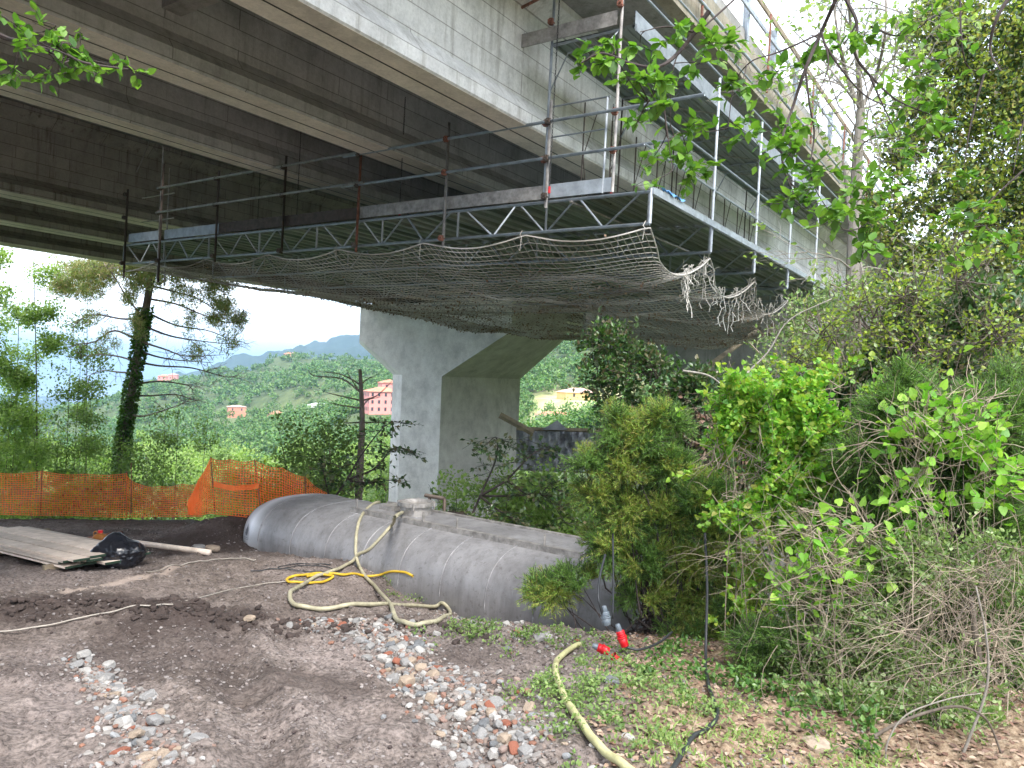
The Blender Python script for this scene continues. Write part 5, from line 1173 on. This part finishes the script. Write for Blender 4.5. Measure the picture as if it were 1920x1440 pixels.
def bt(l): return [at(x, yb, Y) for x, yb, yt, Y in l], [at(x, yt, Y) for x, yb, yt, Y in l]
b_, t_ = bt([(-80, 962, 885, 18.4), (0, 964, 887, 18.5), (78, 966, 884, 18.6), (160, 968, 889, 18.6), (238, 970, 888, 18.6)])
netting('orange_barrier_net', b_, t_, 'low orange plastic mesh fence at the left edge of the site', seed=2, posts=[((76, 79), 962, 880, 18.62), ((236, 238), 966, 884, 18.62)])
b_, t_ = bt([(238, 970, 892, 18.6), (262, 970, 908, 18.5), (300, 969, 912, 18.3), (340, 969, 908, 18.0), (380, 968, 905, 17.6)])
netting('orange_barrier_net', b_, t_, 'sagging middle stretch of orange mesh fence', seed=3, cw=.06, posts=[((246, 246), 962, 868, 18.3)])
b_, t_ = bt([(352, 966, 940, 14.6), (372, 966, 900, 14.8), (395, 962, 859, 15.2), (430, 966, 862, 15.0), (477, 972, 864, 14.9), (530, 985, 878, 15.3), (572, 992, 896, 15.8), (612, 992, 925, 16.2)])
netting('orange_barrier_net', b_, t_, 'raised orange mesh fence with stakes behind the left end of the tank', seed=4, cw=.06, ch=.045, posts=[((403, 395), 962, 856, 15.2), ((492, 477), 980, 861, 14.9), ((574, 572), 985, 893, 15.8)])
# ribbon across the raised netting
g = G(); P = smoothpath([at(400, 913, 15.05), at(440, 920, 14.95), at(485, 916, 14.85)], 5); V = np.vstack([P, P+[0, 0, .1]]); n = len(P); g.add(V-P[0], [[i, i+1, i+1+n, i+n] for i in range(n-1)]); o = g.build('barrier_tape', M['orange']); o.location = P[0]; tag(o, 'solid orange band tied across the raised mesh fence', 'tape')
# undergrowth behind the fence
clump('fence_weeds', [(60, 930, 120, 34, 19.6), (200, 930, 110, 34, 19.3), (310, 945, 80, 24, 18.9), (-40, 925, 80, 34, 19.3)], 19.2, 'yellowing weeds and dry stalks behind the low orange fence', 'weeds', M['l_yell'], 2600, .1, 'quad', 51, 60, 1., base=(100, 960), lm2=M['l_dry'], dep=.25)
clump('fence_weeds', [(470, 920, 60, 40, 16.2), (540, 930, 60, 40, 16.6)], 16.4, 'yellow green weeds behind the raised orange mesh fence', 'weeds', M['l_yell'], 1500, .09, 'quad', 52, 40, 1., base=(500, 985), dep=.4)

# ------------------------------------------------------------------ things on the ground
def frame(p, ang): c, s = math.cos(ang), math.sin(ang); return (np.array([[c, -s, 0], [s, c, 0], [0, 0, 1.]]), np.asarray(p, float))
pa = pick(122, 1078); pb = pick(196, 1052); pl = pick(0, 1046)
dl = (pl-pa)[:2]; ang = math.atan2(dl[1], dl[0]); wd = np.linalg.norm((pb-pa)[:2]); print('planks', pa, pb, pl, wd)
g0 = gz(*pa[:2]); slope = (gz(*(pa[:2]+dl/np.linalg.norm(dl)*2.5))-g0)/2.5
idx = 0
e_r = np.random.default_rng(4)
pr_ = np.array([-math.sin(ang), math.cos(ang)])
if pr_@(pb-pa)[:2] < 0: pr_ = -pr_; 
for lay_ in range(4):
    for k in range(5 if lay_ < 3 else 4):
        wv = .2; L0 = 4.; off = k*(wv+.022)+e_r.uniform(-.008, .008)+(.06 if lay_ == 3 else 0); sl = e_r.uniform(-.2, .2)
        st = pa[:2]+pr_*off+dl/np.linalg.norm(dl)*sl
        g = G(); M3 = np.stack([np.append(dl/np.linalg.norm(dl), slope), np.append(pr_, 0), [0, 0, 1]], 1)
        bz = g0+.06+lay_*.034+e_r.uniform(0, .006)
        g.box((.02, .0, 0), (L0, wv, .027), (M3, np.array([0, 0, 0.])));
        o = g.build('plank', M['wood']); o.location = (st[0], st[1], bz)
        g = G(); g.box((0, 0, 0), (.0195, wv, .027), (M3, np.zeros(3))); g.build('painted_end', M['greenend'], o)
        tag(o, 'pale sawn plank with green end in the stack at the left edge', 'plank', 'planks stacked at the left edge')
for k, f in enumerate((.35, 2.4)):
    q = pa[:2]+dl/np.linalg.norm(dl)*f; g = G(); g.box((0, -.1, 0), (.08, 1.2, .07), (np.stack([np.append(dl/np.linalg.norm(dl), 0), np.append(pr_, 0), [0, 0, 1]], 1), np.zeros(3))); o = g.build('bearer', M['woodd']); o.location = (q[0], q[1], gz(*q)-.012)
    tag(o, ['short timber bearer under the near end of the plank stack', 'timber bearer under the far end of the plank stack'][k], 'timber')
def pole(name, a, b, r_, mt, label, cat):
    A = pick(*a, off=r_, tank=False); B = pick(*b, off=r_, tank=False); P = np.linspace(A, B, 8); P[:, 2] = np.maximum(P[:, 2], np.array([gz(p[0], p[1]) for p in P])+r_*.7)
    P[:, 2] = np.linspace(P[0, 2], P[-1, 2], 8)+.02; o = G().tube(P-A, r_, 9).build(name, mt, smooth=True); o.location = A; return tag(o, label, cat)
pole('wooden_pole', (236, 1022), (392, 1044), .045, M['wood'], 'pale round wooden pole lying between the black sack and the tank', 'pole')
pole('wooden_pole', (70, 1014), (185, 1019), .035, M['wood'], 'thin whitish pole lying behind the plank stack', 'pole')
pole('rusty_prop', (138, 1020), (228, 1002), .03, M['rust'], 'rusty steel prop lying behind the amber can', 'prop')
pole('timber_offcut', (45, 1012), (90, 1004), .06, M['woodd'], 'dark timber offcut behind the plank stack', 'timber')
pole('timber_offcut', (5, 972), (28, 968), .06, M['woodd'], 'dark short offcut by the foot of the left fence', 'timber')
pole('timber_offcut', (120, 968), (143, 962), .05, M['woodd'], 'short log at the foot of the low orange fence', 'timber')
# amber can
p = pick(187, 1036, tank=False); e = empty('fuel_can', tuple(p), 'amber plastic can with red cap leaning against the black sack', 'can'); g = G()
q = np.arange(20)*2*math.pi/20
def lathe(g, prof, sx=1., sy=1., k=20, pw=1.):
    q = np.arange(k)*2*math.pi/k; c = np.sign(np.cos(q))*abs(np.cos(q))**pw; s = np.sign(np.sin(q))*abs(np.sin(q))**pw
    V = np.concatenate([np.column_stack([r*sx*c, r*sy*s, np.full(k, z)]) for r, z in prof]); n = len(prof); i = np.arange(n-1)[:, None]*k; j = np.arange(k)[None]; g.add(V, np.stack([i+j, i+(j+1) % k, i+k+(j+1) % k, i+k+j], -1).reshape(-1, 4)); return g
lathe(g, [(.001, 0), (.1, 0), (.115, .02), (.115, .2), (.11, .24), (.07, .285), (.035, .3), (.03, .32), (.001, .32)], 1, .8, 20, .6); g.build('body', M['amber'], e, smooth=False)
g = G(); lathe(g, [(.001, .31), (.036, .31), (.036, .35), (.001, .352)]); g.build('cap', M['red'], e)
g = G(); g.tube(smoothpath([(-.04, 0, .28), (-.06, 0, .33), (-.1, 0, .31), (-.1, 0, .24)], 4), .012, 6); g.build('handle', M['amber'], e)
# sack
p = pick(226, 1060, tank=False); V, T = ico2(4); r = np.random.default_rng(2)
d = 1+.35*fbm(V[:, 0]*1.6+V[:, 2], V[:, 1]*1.6-V[:, 2]*.7, 3, 6)+.14*np.abs(fbm(V[:, 0]*5+V[:, 1]*3, V[:, 2]*5, 3, 8))
V = V*d[:, None]*[.31, .27, .2]; V[:, 2] += .17+.10*gauss(V[:, 0], V[:, 1], -.1, .05, .12, .16); V[:, 2] = np.maximum(V[:, 2], 0); o = G().add(V, T).build('rubbish_sack', M['bag'], smooth=True); o.location = p
tag(o, 'crumpled black plastic sack at the end of the plank stack', 'sack')
g = G(); g.tube(smoothpath([(-.3, -.05, .0), (-.27, -.12, .1), (-.2, -.15, .16)], 4), [.03, .035, .04, .035, .03, .03, .03, .02, .01], 6); g.build('knot', M['bag'], o)

# red plugs
def plug(name, px, py, Y, d, label, colr=True, ln=.17):
    p = at(px, py, Y); d = np.array(d, float); d /= np.linalg.norm(d); e = empty(name, tuple(p), label, 'plug')
    a = np.cross(d, [0, 0, 1.]); a /= np.linalg.norm(a)
    def seg(a0, a1, r0, r1, mt, nm):
        g = G(); g.tube(np.array([d*a0*ln, d*(a0+.02)*ln, d*(a1-.02)*ln, d*a1*ln]), [r0*.9, r0, r1, r1*.9], 14); g.build(nm, M[mt], e, smooth=True)
    seg(0, .42, .034, .04, 'red' if colr else 'plug', 'collar'); seg(.42, .5, .046, .046, 'red' if colr else 'plug', 'flange'); seg(.5, .8, .036, .034, 'red' if colr else 'plug', 'shell')
    seg(.8, 1.15, .027, .02, 'plug', 'grip'); 
    for s_ in (.55, .65, .74):
        g = G(); g.tube([d*ln*s_, d*ln*(s_+.03)], .039, 14); g.build('rib', M['red' if colr else 'plug'], e, smooth=True)
    return e
Yp = 6.45
plug('industrial_plug', 1172, 1212, Yp, (-.35, .1, .9), 'upper red industrial plug hanging on a black cable by the juniper')
plug('cable_connector', 1138, 1172, Yp, (-.15, .1, .8), 'grey cable connector hanging above the red plugs', False, .14)
plug('industrial_plug', 1150, 1228, Yp, (.5, .1, -.75), 'lower red and grey industrial plug lying in the weeds')
plug('industrial_plug', 1142, 1222, Yp+.05, (-.8, .1, .25), 'red socket pointing left beside the lower red plug', True, .13)
def hang(name, pts, Y, r_, lab):
    P = smoothpath([at(x, y, Y+dy) for x, y, dy in pts], 6); b = P[0].copy(); o = G().tube(P-b, r_, 7).build(name, M['cable'], smooth=True); o.location = b; tag(o, lab, 'cable')
hang('plug_cable', [(1132, 1160, 0), (1122, 1120, 0), (1125, 1080, .2), (1135, 1040, .4)], Yp, .011, 'black cable running up from the grey connector into the juniper')
hang('plug_cable', [(1175, 1214, 0), (1200, 1218, 0), (1235, 1205, .2), (1260, 1185, .4)], Yp, .011, 'black cable looping right from the upper red plug')
hang('plug_cable', [(1149, 1000, .2), (1150, 1080, .1), (1149, 1160, 0)], Yp, .009, 'thin straight black cable hanging beside the plugs')
hang('hanging_cable', [(1322, 1000, 1.0), (1326, 1100, .5), (1324, 1190, .1), (1323, 1256, 0)], 6.4, .013, 'black cable hanging from the juniper down to the weeds')

# ------------------------------------------------------------------ tarpaulin wall and planks near the pier
def tarpwall():
    Y = 27.; b = at(1070, 885, Y); e = empty('sheeted_wall', tuple(b), 'low wall draped in grey plastic sheeting right of the pale pier', 'wall'); g = G()
    nx, nz = 60, 16; V = []
    for i in range(nx+1):
        for j in range(nz+1):
            x = 968+i*(1230-968)/nx; y = 882-j*(882-808)/nz+(x-1000)*.03; p = at(x, y, Y)-b
            p[1] += .25*fbm(np.array([i*.35]), np.array([j*.3]), 4, 5)[0]+.12*abs(math.sin(i*.9+j*.25)); V.append(p)
    g.add(V, [[i*(nz+1)+j, (i+1)*(nz+1)+j, (i+1)*(nz+1)+j+1, i*(nz+1)+j+1] for i in range(nx) for j in range(nz)]); g.build('plastic_sheet', M['tarp'], e)
    g = G(); a = at(968, 806, Y)-b; c = at(1240, 812, Y)-b; g.tube([a+[0, .3, 0], c+[0, .3, 0]], .09, 4); g.build('top_beam', M['woodd'], e)
    g = G(); a = at(975, 880, Y)-b; c = at(1225, 888, Y)-b; g.box((a[0], .4, a[2]-.1), (c[0], .7, 1.4)); g.build('wall_core', M['conc_slab'], e)
    g = G(); P = [at(1015, 806, Y-.1)-b, at(1045, 788, Y)-b, at(1065, 806, Y-.1)-b, at(1047, 806, Y+.8)-b]; g.add(P, [(0, 1, 2), (0, 3, 1), (1, 3, 2)]); g.build('sheet_fold', M['tarp'], e)
    for x in (1000, 1060, 1120):
        g = G(); a = at(x, 880, Y)-b; g.box((a[0]-.06, -.1, a[2]-4), (a[0]+.06, .02, a[2]-.05)); g.build('prop', M['woodd'], e)
tarpwall()
g = G(); a = at(937, 778, 24); b = at(1000, 812, 24); g.tube([np.zeros(3), b-a], .1, 4); o = g.build('leaning_board', M['woodd']); o.location = a; tag(o, 'weathered board sloping across the right side of the pale pier', 'board')
g = G(); a = at(1310, 700, 22); b = at(1420, 620, 24); g.tube([np.zeros(3), b-a], .09, 4); o = g.build('propping_beam', M['woodd']); o.location = a; tag(o, 'slanting pale prop in the dark under the scaffold', 'prop')

# ------------------------------------------------------------------ rubble, grit, litter, weeds
def in_band(n, pts, r, wid):
    """sample points scattered about a polyline of ground points"""
    P = np.array([pick(x, y, tank=False)[:2] for x, y in pts]); s = np.concatenate([[0], np.cumsum(np.linalg.norm(np.diff(P, axis=0), axis=1))])
    u = r.uniform(0, s[-1], n); W = np.interp(u, s, wid); q = np.stack([np.interp(u, s, P[:, 0]), np.interp(u, s, P[:, 1])], -1); return q+r.normal(0, .5, (n, 2))*W[:, None]
bandA = [(600, 1165), (690, 1180), (745, 1210), (760, 1260), (850, 1300), (900, 1350), (960, 1400), (1010, 1440)]; wA = [.35, .45, .32, .25, .36, .36, .34, .32]
bandB = [(140, 1240), (200, 1290), (240, 1330), (270, 1370), (290, 1410), (280, 1450)]; wB = [.16, .15, .18, .24, .28, .3]
bandC = [(830, 1150), (900, 1165), (1000, 1190), (1080, 1205)]; wC = [.4, .45, .5, .5]
SH, SHT = ico2(1)
def stone_mesh(r, s):
    V = SH*(1+.45*(r.uniform(0, 1, (len(SH), 1))-.5)); V = np.clip(V, -.75, .75)*np.array([1, r.uniform(.55, .95), r.uniform(.35, .65)])*s; return V
def scatter_stones(g, Q, size, r, sink=.15, lowpoly=False):
    n = len(Q); V0, T0 = ico() if lowpoly else (SH, SHT); z = ground(Q[:, 0], Q[:, 1])
    V = V0[None]*(1+.5*(r.uniform(0, 1, (n, len(V0), 1))-.5)); V = np.clip(V, -.8, .8)
    V = V*np.stack([np.ones(n), r.uniform(.5, .95, n), r.uniform(.35, .7, n)], -1)[:, None]*size[:, None, None]; a = r.uniform(0, 6.28, n); c, s = np.cos(a)[:, None], np.sin(a)[:, None]; tl = r.normal(0, .25, n)[:, None]
    X = V[..., 0]*c-V[..., 1]*s; Yy = V[..., 0]*s+V[..., 1]*c; Z = V[..., 2]+tl*X
    V = np.stack([X+Q[:, :1], Yy+Q[:, 1:2], Z+(z+size*.35*(1-sink*2))[:, None]], -1); g.add(V, (T0[None]+(np.arange(n)*len(V0))[:, None, None]).reshape(-1, 3))
r = np.random.default_rng(77)
g = G()
for bd, w, n, s0, s1 in ((bandA, wA, 3200, .007, .036), (bandB, wB, 1200, .007, .034), (bandC, wC, 1100, .005, .026)):
    Q = in_band(n, bd, r, w); scatter_stones(g, Q, s0+(s1-s0)*r.uniform(0, 1, n)**2.2, r)
o = g.build('rubble', M['stone']); tag(o, 'broken grey stone, gravel and brick bits strewn over the soil', 'rubble', kind='stuff')
g = G(); n = 52000; Y = np.exp(r.uniform(math.log(2.8), math.log(17), n)); X = Y*r.uniform(-.78, .5, n); kp = (fbm(X*1.3, Y*1.3, 3, 60) > -.15)&(poly_dist(X, Y) < .1); X, Y = X[kp], Y[kp]; n = len(X)
scatter_stones(g, np.stack([X, Y], -1), (.0035+.018*r.uniform(0, 1, n)**4)*(.7+.06*Y), r, .2, True)
M['grit'] = leaf('pale_grit', [(.06, .045, .042), (.22, .19, .175), (.1, .08, .075), (.3, .27, .255), (.07, .052, .048), (.3, .26, .24)], 0., .9, .2)
o = g.build('grit', M['grit']); tag(o, 'small pale grit and clods scattered over the bare soil', 'grit', kind='stuff')
g = G(); n = 1500; Q = np.stack([r.normal(-3.9, 1.5, n), r.normal(7.55, .22, n)], -1); scatter_stones(g, Q, .012+.05*r.uniform(0, 1, n)**2.5, r)
M['mud'] = plain('dark_mud', (.06, .043, .037), .95, 0, .4, 9)
o = g.build('mud_clods', M['mud']); tag(o, 'ridge of dark mud clods thrown up across the soil at left', 'mud', kind='stuff')
# larger stones, one by one
mats_s = [plain('stone_grey', (.28, .27, .26), .9, 0, .35, 14, bump=.4), plain('stone_blue', (.17, .175, .18), .85, 0, .35, 14, bump=.4), plain('stone_white', (.42, .4, .375), .9, 0, .3, 14, bump=.4), plain('stone_brick', (.28, .1, .06), .9, 0, .35, 14, bump=.4), plain('stone_tan', (.36, .28, .21), .9, 0, .35, 14, bump=.4)]
lab_s = ['pale grey broken stone in the rubble strip', 'bluish grey stone in the rubble strip', 'whitish stone in the rubble strip', 'brick red fragment in the rubble strip', 'tan coloured stone in the rubble strip']
prot = []
for k in range(10):
    mi = [0, 2, 0, 1, 4, 3, 0, 2, 0, 4][k]; V = stone_mesh(r, 1.); g = G(); g.add(V, SHT); o = g.build('stone', mats_s[mi]); prot.append([o, mi, False])
Qs = np.vstack([in_band(190, bandA, r, np.array(wA)*1.0), in_band(60, bandB, r, np.array(wB)*1.), in_band(24, bandC, r, wC)])
for q in Qs:
    pk = prot[r.integers(0, 10)]; o = pk[0] if not pk[2] else pk[0].copy()
    if pk[2]: COL.objects.link(o)
    pk[2] = True; s = .024+.05*r.uniform(0, 1)**1.6; o.location = (q[0], q[1], gz(*q)+s*.25); o.scale = (s, s, s); o.rotation_euler = (r.normal(0, .25), r.normal(0, .25), r.uniform(0, 6.28)); tag(o, lab_s[pk[1]], 'stone', 'loose stones of the rubble strips')
for pk in prot:
    if not pk[2]: bpy.data.objects.remove(pk[0])
for (px, py, s, mi, lab) in [(762, 1282, .085, 4, 'blocky tan stone midway down the rubble strip'), (785, 1215, .1, 1, 'dark blue grey stone at the head of the rubble strip'), (1145, 1280, .08, 1, 'square dark stone right of the rubble strip'), (1272, 1345, .0, 0, None), (398, 1032, .16, 4, 'rounded boulder against the bank left of the tank'), (372, 1028, .13, 0, 'grey boulder beside the rounded one left of the tank'), (1178, 1385, .05, 2, 'white pebble among weeds by the pale hose'), (1530, 1405, .1, 4, 'flat tan stone half buried in leaf litter'), (468, 1162, .07, 4, 'lone brown stone on bare soil before the hose loop'), (45, 955, .12, 4, 'dark stone under the left end of the orange fence')]:
    if not lab: continue
    p = pick(px, py, tank=False); V = stone_mesh(r, s); o = G().add(V, SHT).build('stone', mats_s[mi]); o.location = (p[0], p[1], p[2]+s*.2); o.rotation_euler[2] = r.uniform(0, 6); tag(o, lab, 'stone')
# leaf litter
n = 15000; P = np.stack([r.uniform(.3, 5.5, n), r.uniform(3.0, 8.5, n)], -1); kp = (P[:, 0]-(.75+.10*(P[:, 1]-4))+.5*fbm(P[:, 0]*2, P[:, 1]*2, 3, 55)) > -.1; P = P[kp]
P = np.column_stack([P, ground(P[:, 0], P[:, 1])+.006]); g = G(); leaves(g, P, .042, 'leaf', D=np.stack([r.normal(0, 1, len(P)), r.normal(0, 1, len(P)), 0*P[:, 0]], -1)*2, spread=.3, upb=2.2, r=r)
o = g.build('leaf_litter', M['l_dry']); tag(o, 'pinkish brown dead leaves covering the ground at lower right', 'leaf litter', kind='stuff')
# low weeds
def weeds(pts, n, ls, lm, seed, lab, kind='leaf', h=.08, cat='weeds'):
    r = np.random.default_rng(seed); A = []
    for (px, py, rr_, w) in pts:
        c = pick(px, py, tank=False)[:2]; m_ = int(n*w); k = max(3, m_//26); cc = c+r.normal(0, .5, (k, 2))*rr_; i = r.integers(0, k, m_); A.append(cc[i]+r.normal(0, .045, (m_, 2)))
    Q = np.vstack(A); z = ground(Q[:, 0], Q[:, 1]); P = np.column_stack([Q, z+r.uniform(0, h, len(Q))]); g = G(); D = np.zeros((len(P), 3)); D[:, 2] = .5; leaves(g, P, ls, kind, D, 1., 1.4, r); o = g.build('ground_weeds', lm); return tag(o, lab, cat, kind='stuff')
weeds([(1110, 1290, .55, .22), (1180, 1320, .6, .25), (1050, 1300, .4, .1), (1230, 1290, .45, .15), (1100, 1370, .45, .1), (1150, 1240, .4, .1), (1280, 1320, .4, .08)], 3600, .026, M['l_mid'], 5, 'low green weeds along the pale hose')
weeds([(880, 1190, .4, .25), (920, 1130, .7, .25), (790, 1120, .5, .2), (1000, 1200, .5, .15), (1060, 1190, .5, .15)], 2600, .03, M['l_mid'], 6, 'sparse weeds at the brink above the tank')
weeds([(1400, 1350, .6, .25), (1500, 1390, .6, .25), (1350, 1420, .5, .15), (1600, 1420, .5, .2), (1250, 1420, .4, .15)], 1300, .04, M['l_light'], 7, 'scattered grass tufts in the dead leaves', 'blade', .05)
weeds([(1360, 1280, .5, .3), (1470, 1320, .5, .3), (1270, 1230, .4, .2), (1560, 1370, .4, .2)], 1300, .04, M['l_ivy'], 8, 'dark ground cover under the thicket edge', 'leaf', .14)
# foliage beyond the tank seen between the piers
clump('slope_bushes', [(1000, 960, 80, 60, 19), (1060, 1000, 60, 40, 17), (1040, 930, 70, 40, 21)], 19, 'light green bushes on the slope between tank and sheeted wall', 'bush', M['l_light'], 5200, .16, 'quad', 91, 30, 1., base=(1020, 1060), lm2=M['l_mid'])

# ------------------------------------------------------------------ air
g = G(); g.box((-27000, -27000, -284), (27000, 27000, 420))
hz = g.build('haze', None); hz.data.materials.clear()
m_ = bpy.data.materials.new('valley_haze'); m_.use_nodes = True; nt = m_.node_tree; nt.nodes.clear(); out = nt.nodes.new('ShaderNodeOutputMaterial'); pv = nt.nodes.new('ShaderNodeVolumePrincipled')
pv.inputs['Color'].default_value = (.5, .74, 1, 1); pv.inputs['Density'].default_value = .00018; pv.inputs['Anisotropy'].default_value = .3
nt.links.new(pv.outputs[0], out.inputs['Volume']); hz.data.materials.append(m_); tag(hz, kind='stuff', label='thin summer haze in the valley air')

# ------------------------------------------------------------------ light
SE, SA = R(54), R(158)      # elevation, azimuth (0 = +Y, positive to the right)
w = bpy.data.worlds.new('World'); scn.world = w; w.use_nodes = True; nt = w.node_tree; x = N(nt); bg = nt.nodes['Background']
sky = x.n('ShaderNodeTexSky', sky_type='NISHITA', sun_disc=False); sky.sun_elevation = SE; sky.sun_rotation = SA; sky.dust_density = 2.; sky.air_density = 1.
co = x.n('ShaderNodeTexCoord').outputs['Generated']; f = x.ramp(x.noise(co, 2.6, 7, .62), [(.38, .2), (.58, 1.)])
c = x.mix(f, sky.outputs[0], (8.6, 8.9, 9.4))
x.l(c, bg.inputs[0]); bg.inputs[1].default_value = .145
sl = bpy.data.lights.new('sun', 'SUN'); sl.energy = 1.5; sl.angle = R(12); sl.color = (1, .96, .9); so = bpy.data.objects.new('sun', sl); COL.objects.link(so)
dv = Vector((math.sin(SA)*math.cos(SE), math.cos(SA)*math.cos(SE), math.sin(SE))); so.rotation_euler = dv.to_track_quat('Z', 'Y').to_euler()
scn.view_settings.view_transform = 'Standard'; scn.view_settings.look = 'None'; scn.view_settings.exposure = 1.68; scn.view_settings.gamma = 1
scn.cycles.max_bounces = 6; scn.cycles.transparent_max_bounces = 8; scn.cycles.volume_bounces = 0; scn.cycles.use_denoising = True
